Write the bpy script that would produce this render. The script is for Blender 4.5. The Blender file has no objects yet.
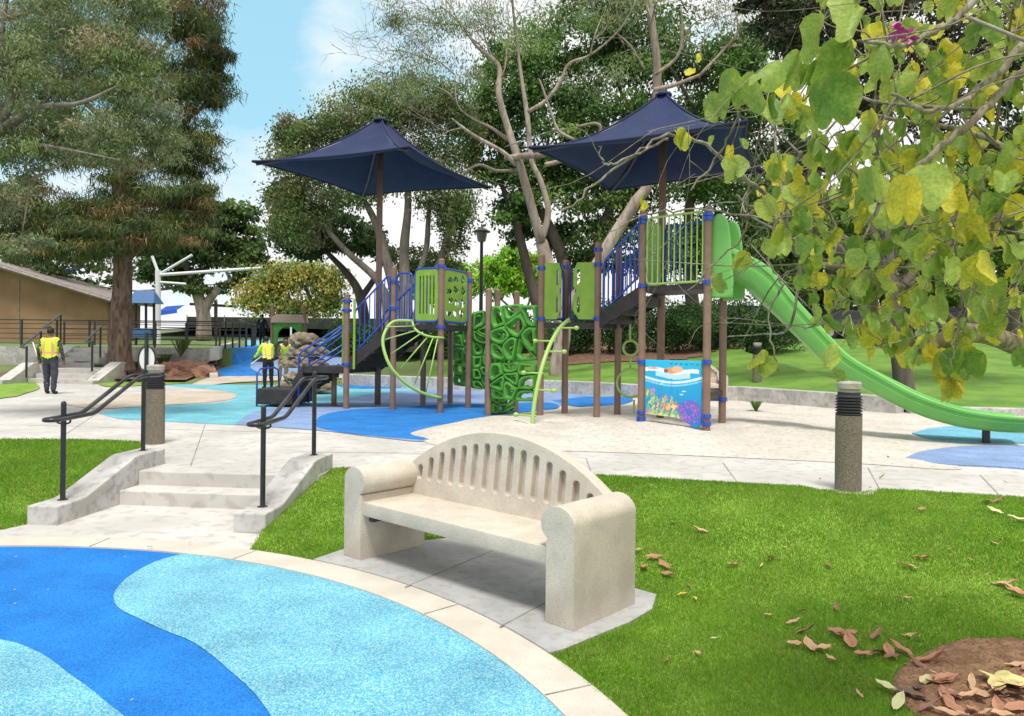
import bpy, bmesh, math, random
import numpy as np
from mathutils import Vector, Matrix
from mathutils.geometry import tessellate_polygon
R = math.radians
random.seed(7); rng = np.random.default_rng(7)
scene = bpy.context.scene
C = scene.collection
# ------------------------------------------------------------------ camera
FOC = 750.0; EYE = 1.7; ROLL = .0105
cam_d = bpy.data.cameras.new('camera'); cam = bpy.data.objects.new('camera', cam_d); C.objects.link(cam)
cam_d.sensor_width = 36; cam_d.sensor_fit = 'HORIZONTAL'; cam_d.lens = 36*FOC/1024
cam_d.shift_y = -13/1024; cam_d.clip_start = .05; cam_d.clip_end = 3000
cam.location = (0, 0, EYE); cam.rotation_euler = (R(90), -ROLL, 0)
scene.camera = cam
# ------------------------------------------------------------------ world, sun, exposure
SUN_EL, SUN_AZ = 68, 178          # azimuth from +Y towards +X
w = bpy.data.worlds.new('World'); scene.world = w; w.use_nodes = True
nt = w.node_tree; bg = nt.nodes['Background']; bg.inputs['Strength'].default_value = .13
sky = nt.nodes.new('ShaderNodeTexSky'); sky.sky_type = 'NISHITA'; sky.sun_disc = False
sky.sun_elevation = R(SUN_EL); sky.sun_rotation = R(SUN_AZ); sky.air_density = 1.0; sky.dust_density = 1.2
tc = nt.nodes.new('ShaderNodeTexCoord')
mp = nt.nodes.new('ShaderNodeMapping'); mp.inputs['Scale'].default_value = (1, 1, 2.2); mp.inputs['Location'].default_value = (.35, .1, .12)
nz = nt.nodes.new('ShaderNodeTexNoise'); nz.inputs['Scale'].default_value = 2.6; nz.inputs['Detail'].default_value = 7; nz.inputs['Roughness'].default_value = .58
sx = nt.nodes.new('ShaderNodeSeparateXYZ')
mr = nt.nodes.new('ShaderNodeMapRange'); mr.inputs[1].default_value = .06; mr.inputs[2].default_value = .30; mr.inputs[3].default_value = .34; mr.inputs[4].default_value = -.03
ad = nt.nodes.new('ShaderNodeMath'); ad.operation = 'ADD'
xm = nt.nodes.new('ShaderNodeMapRange'); xm.inputs[1].default_value = -.33; xm.inputs[2].default_value = -.22; xm.inputs[3].default_value = -.10; xm.inputs[4].default_value = .14
ad2 = nt.nodes.new('ShaderNodeMath'); ad2.operation = 'ADD'
rp = nt.nodes.new('ShaderNodeValToRGB'); rp.color_ramp.elements[0].position = .46; rp.color_ramp.elements[1].position = .66
mx = nt.nodes.new('ShaderNodeMixRGB'); mx.inputs[2].default_value = (5.7, 5.65, 5.65, 1)
bl = nt.nodes.new('ShaderNodeMixRGB'); bl.inputs[0].default_value = .75; bl.inputs[2].default_value = (2.3, 4.4, 5.3, 1)
L = nt.links.new
L(tc.outputs['Generated'], mp.inputs[0]); L(mp.outputs[0], nz.inputs['Vector']); L(tc.outputs['Generated'], sx.inputs[0])
L(sx.outputs['Z'], mr.inputs[0]); L(sx.outputs['X'], xm.inputs[0]); L(nz.outputs[0], ad.inputs[0]); L(mr.outputs[0], ad.inputs[1])
L(ad.outputs[0], ad2.inputs[0]); L(xm.outputs[0], ad2.inputs[1])
hi = nt.nodes.new('ShaderNodeMapRange'); hi.inputs[1].default_value = .42; hi.inputs[2].default_value = .7; hi.inputs[3].default_value = 0; hi.inputs[4].default_value = .22
ad3 = nt.nodes.new('ShaderNodeMath'); ad3.operation = 'ADD'; L(sx.outputs['Z'], hi.inputs[0]); L(ad2.outputs[0], ad3.inputs[0]); L(hi.outputs[0], ad3.inputs[1])
bk = nt.nodes.new('ShaderNodeMapRange'); bk.inputs[1].default_value = .2; bk.inputs[2].default_value = -.3; bk.inputs[3].default_value = 0; bk.inputs[4].default_value = .2
ad4 = nt.nodes.new('ShaderNodeMath'); ad4.operation = 'ADD'; L(sx.outputs['Y'], bk.inputs[0]); L(ad3.outputs[0], ad4.inputs[0]); L(bk.outputs[0], ad4.inputs[1])
L(ad4.outputs[0], rp.inputs[0]); L(rp.outputs[0], mx.inputs[0]); L(sky.outputs[0], bl.inputs[1]); L(bl.outputs[0], mx.inputs[1]); L(mx.outputs[0], bg.inputs['Color'])
sd = bpy.data.lights.new('sun', 'SUN'); sd.energy = 2.45; sd.angle = R(14); sd.color = (1, .95, .88)
so = bpy.data.objects.new('sun', sd); C.objects.link(so); so.location = (5, 10, 30)
dirv = Vector((math.sin(R(SUN_AZ))*math.cos(R(SUN_EL)), math.cos(R(SUN_AZ))*math.cos(R(SUN_EL)), math.sin(R(SUN_EL))))
so.rotation_euler = dirv.to_track_quat('Z', 'Y').to_euler()
vs = scene.view_settings; vs.view_transform = 'Standard'; vs.look = 'None'; vs.exposure = .56; vs.gamma = 1; vs.use_curve_mapping = False
scene.render.engine = 'CYCLES'
scene.cycles.max_bounces = 6; scene.cycles.transparent_max_bounces = 4

# ------------------------------------------------------------------ projection helpers (used to lay out real positions)
_c, _s = math.cos(ROLL), math.sin(ROLL)
def at(px, py, Y):
    a, b = px-512, 345-py
    return Vector(((a*_c-b*_s)/FOC*Y, Y, EYE+(a*_s+b*_c)/FOC*Y))
def W(px, py, z=0.0):
    a, b = px-512, 345-py
    Y = (z-EYE)*FOC/(a*_s+b*_c)
    return at(px, py, Y)
# ------------------------------------------------------------------ materials
def pm(name, col, rough=.7, c2=None, scale=6, c3=None, scale3=80, amt3=.5, bump=0, bscale=60, bdist=.01, metallic=0, detail=5, lo=.4, hi=.6, spec=None, coat=0):
    m = bpy.data.materials.new(name); m.use_nodes = True
    n = m.node_tree.nodes; l = m.node_tree.links.new; b = n['Principled BSDF']
    b.inputs['Roughness'].default_value = rough; b.inputs['Metallic'].default_value = metallic
    if spec is not None: b.inputs['Specular IOR Level'].default_value = spec
    if coat: b.inputs['Coat Weight'].default_value = coat; b.inputs['Coat Roughness'].default_value = .2
    b.inputs['Base Color'].default_value = (*col, 1)
    t = n.new('ShaderNodeTexCoord')
    if name.startswith('bark_') and name != 'bark_mulch':
        mpp = n.new('ShaderNodeMapping'); mpp.inputs['Scale'].default_value = (1, 1, .22); l(t.outputs['Object'], mpp.inputs[0]); t = mpp; t_out = mpp.outputs[0]
    else: t_out = t.outputs['Object']
    out = None
    if c2:
        nn = n.new('ShaderNodeTexNoise'); nn.inputs['Scale'].default_value = scale; nn.inputs['Detail'].default_value = detail
        r = n.new('ShaderNodeValToRGB'); r.color_ramp.elements[0].position = lo; r.color_ramp.elements[1].position = hi
        r.color_ramp.elements[0].color = (*col, 1); r.color_ramp.elements[1].color = (*c2, 1)
        l(t_out, nn.inputs['Vector']); l(nn.outputs[0], r.inputs[0]); out = r.outputs[0]
    if c3:
        n3 = n.new('ShaderNodeTexNoise'); n3.inputs['Scale'].default_value = scale3; n3.inputs['Detail'].default_value = 2
        r3 = n.new('ShaderNodeValToRGB'); r3.color_ramp.elements[0].position = .52; r3.color_ramp.elements[1].position = .64
        r3.color_ramp.elements[0].color = (0, 0, 0, 1); r3.color_ramp.elements[1].color = (amt3, amt3, amt3, 1)
        x = n.new('ShaderNodeMixRGB'); x.inputs[2].default_value = (*c3, 1); x.inputs[1].default_value = (*col, 1)
        l(t_out, n3.inputs['Vector']); l(n3.outputs[0], r3.inputs[0]); l(r3.outputs[0], x.inputs[0])
        if out: l(out, x.inputs[1])
        out = x.outputs[0]
    if out: l(out, b.inputs['Base Color'])
    if bump:
        nb = n.new('ShaderNodeTexNoise'); nb.inputs['Scale'].default_value = bscale; nb.inputs['Detail'].default_value = 4
        bp = n.new('ShaderNodeBump'); bp.inputs['Strength'].default_value = bump; bp.inputs['Distance'].default_value = bdist
        l(t_out, nb.inputs['Vector']); l(nb.outputs[0], bp.inputs['Height']); l(bp.outputs[0], b.inputs['Normal'])
    return m
def leafmat(name, rough=.55, trans=.35, mottled=False):
    m = bpy.data.materials.new(name); m.use_nodes = True
    n = m.node_tree.nodes; l = m.node_tree.links.new; b = n['Principled BSDF']; o = n['Material Output']
    a = n.new('ShaderNodeVertexColor'); a.layer_name = 'Col'
    b.inputs['Roughness'].default_value = rough; b.inputs['Specular IOR Level'].default_value = .25
    tr = n.new('ShaderNodeBsdfTranslucent'); ms = n.new('ShaderNodeMixShader'); ms.inputs[0].default_value = trans
    co = a.outputs[0]
    if mottled:
        t = n.new('ShaderNodeTexCoord'); n1 = n.new('ShaderNodeTexNoise'); n1.inputs['Scale'].default_value = 38; n1.inputs['Detail'].default_value = 4
        r1 = n.new('ShaderNodeValToRGB'); r1.color_ramp.elements[0].position = .47; r1.color_ramp.elements[1].position = .68; r1.color_ramp.elements[1].color = (.42, .42, .42, 1)
        x1 = n.new('ShaderNodeMixRGB'); x1.inputs[2].default_value = (.46, .50, .07, 1); l(t.outputs['Object'], n1.inputs['Vector']); l(n1.outputs[0], r1.inputs[0]); l(r1.outputs[0], x1.inputs[0]); l(co, x1.inputs[1])
        n2 = n.new('ShaderNodeTexNoise'); n2.inputs['Scale'].default_value = 120; r2 = n.new('ShaderNodeMapRange'); r2.inputs[1].default_value = .3; r2.inputs[2].default_value = .7; r2.inputs[3].default_value = .82; r2.inputs[4].default_value = 1.2
        x2 = n.new('ShaderNodeMixRGB'); x2.blend_type = 'MULTIPLY'; x2.inputs[0].default_value = 1; l(t.outputs['Object'], n2.inputs['Vector']); l(n2.outputs[0], r2.inputs[0]); l(x1.outputs[0], x2.inputs[1]); l(r2.outputs[0], x2.inputs[2]); co = x2.outputs[0]
        bp = n.new('ShaderNodeBump'); bp.inputs['Strength'].default_value = .6; bp.inputs['Distance'].default_value = .006; l(n1.outputs[0], bp.inputs['Height']); l(bp.outputs[0], b.inputs['Normal'])
    l(co, b.inputs['Base Color']); l(co, tr.inputs[0]); l(b.outputs[0], ms.inputs[1]); l(tr.outputs[0], ms.inputs[2]); l(ms.outputs[0], o.inputs[0])
    return m
def colmat(name, rough=.5):
    m = bpy.data.materials.new(name); m.use_nodes = True
    n = m.node_tree.nodes; a = n.new('ShaderNodeVertexColor'); a.layer_name = 'Col'
    n['Principled BSDF'].inputs['Roughness'].default_value = rough
    m.node_tree.links.new(a.outputs[0], n['Principled BSDF'].inputs['Base Color']); return m
def epdm(name, a, b, c, sc=150):
    """rubber granules: cells of three shades"""
    m = bpy.data.materials.new(name); m.use_nodes = True
    n = m.node_tree.nodes; l = m.node_tree.links.new; p = n['Principled BSDF']; p.inputs['Roughness'].default_value = .85; p.inputs['Specular IOR Level'].default_value = .2
    t = n.new('ShaderNodeTexCoord'); v = n.new('ShaderNodeTexVoronoi'); v.inputs['Scale'].default_value = sc
    s = n.new('ShaderNodeSeparateColor'); r = n.new('ShaderNodeValToRGB'); r.color_ramp.interpolation = 'CONSTANT'
    r.color_ramp.elements[0].color = (*a, 1); e = r.color_ramp.elements[1]; e.position = .55; e.color = (*b, 1)
    e = r.color_ramp.elements.new(.86); e.color = (*c, 1)
    nn = n.new('ShaderNodeTexNoise'); nn.inputs['Scale'].default_value = 2.2; nn.inputs['Detail'].default_value = 6
    mr = n.new('ShaderNodeMapRange'); mr.inputs[1].default_value = .3; mr.inputs[2].default_value = .7; mr.inputs[3].default_value = .82; mr.inputs[4].default_value = 1.16
    x = n.new('ShaderNodeMixRGB'); x.blend_type = 'MULTIPLY'; x.inputs[0].default_value = 1
    bp = n.new('ShaderNodeBump'); bp.inputs['Strength'].default_value = .5; bp.inputs['Distance'].default_value = .003
    l(t.outputs['Object'], v.inputs['Vector']); l(t.outputs['Object'], nn.inputs['Vector']); l(v.outputs['Color'], s.inputs[0]); l(s.outputs[0], r.inputs[0])
    l(nn.outputs[0], mr.inputs[0]); l(r.outputs[0], x.inputs[1]); l(mr.outputs[0], x.inputs[2]); l(x.outputs[0], p.inputs['Base Color'])
    l(v.outputs['Distance'], bp.inputs['Height']); l(bp.outputs[0], p.inputs['Normal'])
    return m
M = dict(
 concrete=pm('concrete', (.46,.44,.41), .85, (.55,.53,.50), 1.1, (.32,.30,.275), 7, .45, bump=.25, bscale=180, bdist=.004),
 curb=pm('curb_concrete', (.58,.53,.45), .85, (.50,.46,.39), 3, (.40,.36,.31), 60, .3, bump=.25, bscale=160, bdist=.004),
 slab=pm('slab_concrete', (.40,.40,.39), .85, (.33,.33,.325), 2.2, (.26,.25,.24), 14, .4, bump=.25, bscale=160, bdist=.004),
 wall_conc=pm('wall_concrete', (.53,.52,.50), .85, (.40,.385,.36), 3, (.26,.245,.22), 12, .5, bump=.35, bscale=120, bdist=.005),
 bench=pm('cast_stone', (.59,.53,.44), .8, (.51,.455,.375), 5, (.33,.285,.225), 110, .45, bump=.45, bscale=220, bdist=.0035),
 joint=pm('joint', (.30,.28,.25), .95, (.20,.185,.165), 6),
 soil=pm('soil', (.20,.105,.05), .95, (.30,.17,.09), 14, (.09,.055,.035), 60, .7, bump=1, bscale=45, bdist=.02),
 bark_mulch=pm('bark_mulch', (.17,.085,.05), .95, (.28,.16,.10), 9, (.08,.045,.03), 30, .8, bump=1, bscale=14, bdist=.06),
 lawn=pm('lawn_turf', (.15,.29,.02), .9, (.25,.40,.045), 2.5, (.17,.23,.05), 30, .35, bump=.7, bscale=90, bdist=.02),
 ground=pm('ground_far', (.10,.16,.04), .95, (.14,.19,.06), .5),
 sand=pm('sand', (.62,.58,.52), .95, (.54,.495,.435), 1.5, (.36,.31,.25), 14, .55, bump=.9, bscale=22, bdist=.03),
 aqua=epdm('rubber_aqua', (.115,.37,.50), (.27,.52,.60), (.05,.26,.42)),
 blue=epdm('rubber_blue', (.013,.16,.52), (.022,.21,.60), (.010,.11,.40)),
 teal=epdm('rubber_teal', (.15,.42,.50), (.20,.49,.56), (.10,.35,.46), 60),
 peri=epdm('rubber_grey_blue', (.20,.29,.48), (.23,.33,.52), (.16,.24,.42), 60),
 blue_far=epdm('rubber_blue_far', (.02,.17,.50), (.035,.21,.56), (.015,.13,.42), 60),
 tan_far=epdm('rubber_tan', (.47,.41,.33), (.53,.47,.39), (.40,.34,.27), 60),
 post=pm('post_brown', (.21,.13,.095), .55, (.25,.155,.115), 4),
 blue_p=pm('blue_metal', (.018,.07,.42), .4, coat=.3),
 green_p=pm('lime_plastic', (.21,.37,.035), .5, (.24,.42,.05), 5),
 green_l=pm('light_green_metal', (.33,.52,.13), .45),
 green_d=pm('net_green', (.065,.27,.03), .6, (.085,.32,.04), 6),
 slide=pm('slide_green', (.13,.42,.08), .32, (.16,.47,.10), 2, spec=.5, coat=.2),
 deck=pm('deck_dark', (.022,.018,.018), .6, (.035,.03,.03), 8),
 canvas=pm('canvas_navy', (.007,.018,.072), .8, (.010,.024,.09), 3, bump=.3, bscale=9, bdist=.03),
 seam=pm('seam_navy', (.012,.018,.07), .8),
 steel=pm('frame_steel', (.06,.055,.06), .5),
 black=pm('black_metal', (.012,.013,.015), .38, (.022,.023,.026), 9, coat=.2),
 blackp=pm('black_plastic', (.025,.026,.028), .6),
 rail_grey=pm('worn_rail', (.016,.017,.02), .3, (.045,.048,.052), 3),
 aggregate=pm('exposed_aggregate', (.17,.145,.11), .9, (.27,.23,.17), 70, (.07,.06,.045), 120, .8, bump=.8, bscale=110, bdist=.01),
 capc=pm('cap_concrete', (.42,.39,.34), .8, (.34,.31,.27), 12, bump=.2),
 stucco=pm('tan_stucco', (.24,.15,.08), .9, (.30,.195,.105), .6, bump=.3, bscale=20),
 shingle=pm('shingle', (.27,.235,.21), .9, (.20,.17,.155), 4),
 white=pm('white_paint', (.72,.73,.74), .5),
 blue_roof=pm('blue_roof', (.04,.12,.28), .5), blue_bright=pm('blue_bright', (.03,.12,.62), .5),
 rock=pm('rock', (.30,.24,.17), .9, (.17,.135,.095), 3, (.12,.10,.07), 12, .5, bump=1, bscale=8, bdist=.05),
 redrock=pm('red_rock', (.38,.19,.12), .9, (.24,.12,.08), 4, bump=1, bscale=10, bdist=.05),
 bark_pine=pm('bark_pine', (.13,.082,.062), .95, (.23,.155,.12), 7, (.05,.03,.025), 16, .8, bump=1, bscale=12, bdist=.08),
 bark_pale=pm('bark_pale', (.43,.365,.305), .85, (.25,.19,.15), 1.6, (.15,.11,.085), 9, .6, bump=.6, bscale=9, bdist=.04),
 bark_grey=pm('bark_grey', (.25,.21,.18), .9, (.17,.14,.12), 2.5, (.09,.075,.065), 9, .6, bump=.7, bscale=9, bdist=.04),
 bark_dark=pm('bark_dark', (.08,.065,.055), .9, (.13,.10,.085), 4, bump=.7, bscale=9, bdist=.04),
 bark_orchid=pm('bark_orchid', (.34,.29,.21), .85, (.20,.165,.10), 22, (.09,.075,.05), 60, .7, bump=.8, bscale=70, bdist=.006),
 leaf=leafmat('leaf'), oleaf=leafmat('orchid_leaf', .45, .42, True), needle=leafmat('needle', .7, .2), grass=leafmat('grass_blade', .6, .3), painted=colmat('painted_art'), dry=leafmat('dry_leaf', .7, .1),
 skin=pm('skin', (.20,.11,.07), .6), hair=pm('hair', (.012,.01,.01), .7), shirt_d=pm('shirt_dark', (.045,.05,.045), .85, (.06,.065,.055), 20),
 shirt_n=pm('shirt_navy', (.008,.012,.035), .85), trouser=pm('trouser', (.035,.042,.062), .9, (.055,.065,.09), 10), trouser_k=pm('trouser_black', (.01,.01,.016), .9), khaki=pm('khaki', (.30,.20,.13), .9),
 shoe=pm('shoe', (.02,.016,.014), .7), hivis=pm('hi_vis', (.62,.85,.05), .7), tape=pm('reflective_tape', (.80,.36,.22), .5), tape_s=pm('reflective_silver', (.7,.7,.7), .3),
 magenta=pm('magenta_petal', (.62,.03,.34), .6, (.72,.10,.45), 30), lamp=pm('lamp_glass', (.35,.34,.32), .3), car=pm('car_paint', (.02,.021,.024), .25, coat=.6), glass=pm('dark_glass', (.02,.025,.03), .1),
 mesh_dark=pm('screen_dark', (.02,.022,.024), .8, (.035,.037,.04), 1), orange=pm('orange_plastic', (.75,.36,.06), .5), rubber=pm('tyre', (.015,.015,.015), .8), chrome=pm('rim', (.4,.4,.42), .3, metallic=.8), brown_pl=pm('brown_plastic', (.42,.33,.25), .6), wood=pm('pole_wood', (.20,.15,.11), .9, bump=.4),
)
# ------------------------------------------------------------------ object helpers
def tag(o, label=None, cat=None, group=None, kind=None):
    if label: o['label'] = label
    if cat: o['category'] = cat
    if group: o['group'] = group
    if kind: o['kind'] = kind
    return o
def empty(name, loc, label, cat, group=None):
    o = bpy.data.objects.new(name, None); o.empty_display_size = .2; C.objects.link(o); o.location = loc
    return tag(o, label, cat, group)
def woff(o):
    v = Vector((0, 0, 0))
    while o: v = v+o.location; o = o.parent
    return v
def copy_tree(o, parent=None):
    c = o.copy(); C.objects.link(c)
    if parent: c.parent = parent
    for ch in [x for x in list(o.children)]: copy_tree(ch, c)
    return c
class MB:
    def __init__(s): s.v = []; s.f = []
    def add(s, vs, fs):
        k = len(s.v); s.v += [tuple(v) for v in vs]; s.f += [tuple(i+k for i in f) for f in fs]; return s
    def box(s, c, size, rz=0, mat=None):
        hx, hy, hz = size[0]/2, size[1]/2, size[2]/2
        m = Matrix.Translation(c) @ (mat.to_4x4() if mat else Matrix.Rotation(rz, 4, 'Z'))
        return s.add([m @ Vector((x*hx, y*hy, z*hz)) for z in (-1, 1) for x, y in ((-1,-1),(1,-1),(1,1),(-1,1))],
                     [(3,2,1,0),(4,5,6,7),(0,1,5,4),(1,2,6,5),(2,3,7,6),(3,0,4,7)])
    def tube(s, pts, r, n=10, closed=False, cap=True):
        pts = [Vector(p) for p in pts]; N = len(pts)
        rs = r if isinstance(r, (list, tuple)) else [r]*N
        k = len(s.v); up = None
        for i, p in enumerate(pts):
            if closed: t = pts[(i+1) % N]-pts[i-1]
            else: t = pts[min(i+1, N-1)]-pts[max(i-1, 0)]
            if t.length < 1e-9: t = Vector((0, 0, 1))
            t.normalize()
            if up is None:
                up = Vector((0, 0, 1)) if abs(t.z) < .9 else Vector((1, 0, 0))
            a = t.cross(up)
            if a.length < 1e-4: a = t.cross(Vector((.3, 1, .2)))
            a.normalize(); b = a.cross(t); up = b
            for j in range(n):
                q = 2*math.pi*j/n; s.v.append(tuple(p+(a*math.cos(q)+b*math.sin(q))*rs[i]))
        for i in range(N if closed else N-1):
            i2 = (i+1) % N
            for j in range(n):
                j2 = (j+1) % n; s.f.append((k+i*n+j, k+i*n+j2, k+i2*n+j2, k+i2*n+j))
        if cap and not closed:
            s.f.append(tuple(k+j for j in range(n))[::-1]); s.f.append(tuple(k+(N-1)*n+j for j in range(n)))
        return s
    def lathe(s, c, prof, n=24):
        c = Vector(c); k = len(s.v)
        for r, z in prof:
            for j in range(n): q = 2*math.pi*j/n; s.v.append((c.x+r*math.cos(q), c.y+r*math.sin(q), c.z+z))
        for i in range(len(prof)-1):
            for j in range(n): j2 = (j+1) % n; s.f.append((k+i*n+j, k+i*n+j2, k+(i+1)*n+j2, k+(i+1)*n+j))
        s.f.append(tuple(k+j for j in range(n))[::-1]); s.f.append(tuple(k+(len(prof)-1)*n+j for j in range(n)))
        return s
    def ball(s, c, r, n=10, sz=(1, 1, 1)):
        c = Vector(c); k = len(s.v); m = n//2
        s.v.append((c.x, c.y, c.z+r*sz[2]))
        for i in range(1, m):
            a = math.pi*i/m
            for j in range(n): q = 2*math.pi*j/n; s.v.append((c.x+r*sz[0]*math.sin(a)*math.cos(q), c.y+r*sz[1]*math.sin(a)*math.sin(q), c.z+r*sz[2]*math.cos(a)))
        s.v.append((c.x, c.y, c.z-r*sz[2]))
        for j in range(n): s.f.append((k, k+1+j, k+1+(j+1) % n))
        for i in range(m-2):
            for j in range(n): a = k+1+i*n; s.f.append((a+j, a+n+j, a+n+(j+1) % n, a+(j+1) % n))
        a = k+1+(m-2)*n
        for j in range(n): s.f.append((a+(j+1) % n, a+j, k+1+(m-1)*n))
        return s
    def prism(s, poly, z0, z1, mtx=None):
        """vertical extrusion of a polygon (list of (x,y)); mtx maps local to world"""
        n = len(poly); area = sum(poly[i][0]*poly[(i+1) % n][1]-poly[(i+1) % n][0]*poly[i][1] for i in range(n))
        if area < 0: poly = poly[::-1]
        vs = [Vector((x, y, z0)) for x, y in poly]+[Vector((x, y, z1)) for x, y in poly]
        if mtx: vs = [mtx @ v for v in vs]
        k = len(s.v); s.v += [tuple(v) for v in vs]
        for t in tessellate_polygon([[Vector((x, y, 0)) for x, y in poly]]):
            a, b, c = t
            ar = (poly[b][0]-poly[a][0])*(poly[c][1]-poly[a][1])-(poly[c][0]-poly[a][0])*(poly[b][1]-poly[a][1])
            if ar < 0: a, c = c, a
            s.f.append((k+c, k+b, k+a)); s.f.append((k+n+a, k+n+b, k+n+c))
        for i in range(n): j = (i+1) % n; s.f.append((k+i, k+j, k+n+j, k+n+i))
        return s
    def build(s, name, mat, parent=None, smooth=False, bevel=0, origin=None, seg=2, auto=None):
        me = bpy.data.meshes.new(name)
        off = woff(parent) if parent else (Vector(origin) if origin is not None else Vector((0, 0, 0)))
        me.from_pydata([(v[0]-off.x, v[1]-off.y, v[2]-off.z) for v in s.v], [], s.f); me.update()
        if bevel:
            bm = bmesh.new(); bm.from_mesh(me); bmesh.ops.remove_doubles(bm, verts=bm.verts, dist=1e-5)
            es = [e for e in bm.edges if len(e.link_faces) == 2 and e.calc_face_angle(0) > .6]
            bmesh.ops.bevel(bm, geom=es, offset=bevel, segments=seg, profile=.6, affect='EDGES', clamp_overlap=True)
            bm.to_mesh(me); bm.free()
        if smooth:
            me.polygons.foreach_set('use_smooth', [True]*len(me.polygons))
            if auto: me.set_sharp_from_angle(angle=auto)
        if mat: me.materials.append(mat)
        o = bpy.data.objects.new(name, me); C.objects.link(o)
        if parent: o.parent = parent
        elif origin is not None: o.location = off
        return o
def npmesh(name, V, F, mat, parent=None, col=None, origin=None):
    """V (N,3), F (M,k) arrays; col (N,3) point colours"""
    me = bpy.data.meshes.new(name); V = np.asarray(V, dtype=np.float32).copy(); F = np.asarray(F, dtype=np.int32)
    off = woff(parent) if parent else (Vector(origin) if origin is not None else Vector((0, 0, 0)))
    V -= np.array(off, dtype=np.float32)
    me.vertices.add(len(V)); me.vertices.foreach_set('co', V.ravel())
    k = F.shape[1]; me.loops.add(F.size); me.loops.foreach_set('vertex_index', F.ravel())
    me.polygons.add(len(F)); me.polygons.foreach_set('loop_start', np.arange(0, F.size, k, dtype=np.int32))
    me.update(calc_edges=True)
    if col is not None:
        a = me.color_attributes.new('Col', 'FLOAT_COLOR', 'POINT'); c4 = np.ones((len(V), 4), dtype=np.float32); c4[:, :3] = col; a.data.foreach_set('color', c4.ravel())
    me.materials.append(mat); o = bpy.data.objects.new(name, me); C.objects.link(o)
    if parent: o.parent = parent
    elif origin is not None: o.location = off
    return o
def bez(pts, n=8):
    """Catmull-Rom through points (tuples of any length)"""
    P = [np.array(p, float) for p in pts]; P = [2*P[0]-P[1]]+P+[2*P[-1]-P[-2]]; out = []
    for i in range(1, len(P)-2):
        for k in range(n):
            t = k/n; a, b, c, d = P[i-1:i+3]
            out.append(.5*(2*b+(c-a)*t+(2*a-5*b+4*c-d)*t*t+(3*b-a-3*c+d)*t**3))
    out.append(P[-2]); return out
def inpoly(x, y, poly):
    x = np.asarray(x); y = np.asarray(y); r = np.zeros(x.shape, bool); n = len(poly)
    for i in range(n):
        x0, y0 = poly[i][:2]; x1, y1 = poly[(i+1) % n][:2]
        if y0 == y1: continue
        c = ((y0 > y) != (y1 > y)) & (x < (x1-x0)*(y-y0)/(y1-y0)+x0); r ^= c
    return r
def dseg(x, y, line):
    d = np.full(np.shape(x), 1e9)
    for (x0, y0), (x1, y1) in zip(line[:-1], line[1:]):
        l2 = (x1-x0)**2+(y1-y0)**2; t = np.clip(((x-x0)*(x1-x0)+(y-y0)*(y1-y0))/l2, 0, 1)
        d = np.minimum(d, np.hypot(x-x0-t*(x1-x0), y-y0-t*(y1-y0)))
    return d
def sheet(name, poly, z, mat, kind='structure', thick=0):
    m = MB()
    if thick: m.prism([tuple(p[:2]) for p in poly], z-thick, z)
    else:
        k = [Vector((p[0], p[1], 0)) for p in poly]
        m.v = [(p[0], p[1], z) for p in poly]
        for t in tessellate_polygon([k]):
            a, b, c = t; ar = (k[b]-k[a]).cross(k[c]-k[a]).z
            m.f.append((a, b, c) if ar > 0 else (c, b, a))
    return tag(m.build(name, mat), kind=kind)
Z1 = .30                                     # plaza level
CX, CY, RI, RO = -3.83, 1.74, 4.425, 4.69    # rubber circle by the bench

# ------------------------------------------------------------------ terrain
def terr(x, y):
    x = np.asarray(x, float); y = np.asarray(y, float)
    far = np.interp(y, [-400, 8.2, 8.8, 24, 34, 60, 3000], [-.08, -.08, .22, .22, 1.5, 2.6, 2.6])
    plant = np.interp(y, [24, 25, 28.97], [.22, .3, .75])
    left = np.where(y > 29, np.where(y < 60, 1.42, far), plant)
    left = np.where(y > 29, np.interp(y, [29, 44, 60, 3000], [1.42, 1.5, 2.6, 2.6]), np.where(y > 24, plant, far))
    return np.where(x < -10.9, left, far)
xs = sorted(set(list(np.arange(-40, 41, 1.0))+[-10.93, -10.87]+[-600, -300, -150, -90, -60, 60, 90, 150, 300, 600]))
ys = sorted(set(list(np.arange(0, 62, 1.0))+[8.2, 8.8, 28.97, 29.03]+[-60, -20, -5, 80, 120, 200, 400, 900]))
GX, GY = np.meshgrid(xs, ys); GZ = terr(GX, GY)
nx, ny = len(xs), len(ys)
F = [(j*nx+i, j*nx+i+1, (j+1)*nx+i+1, (j+1)*nx+i) for j in range(ny-1) for i in range(nx-1)]
tag(npmesh('ground', np.c_[GX.ravel(), GY.ravel(), GZ.ravel()], F, M['ground']), kind='structure')
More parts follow.
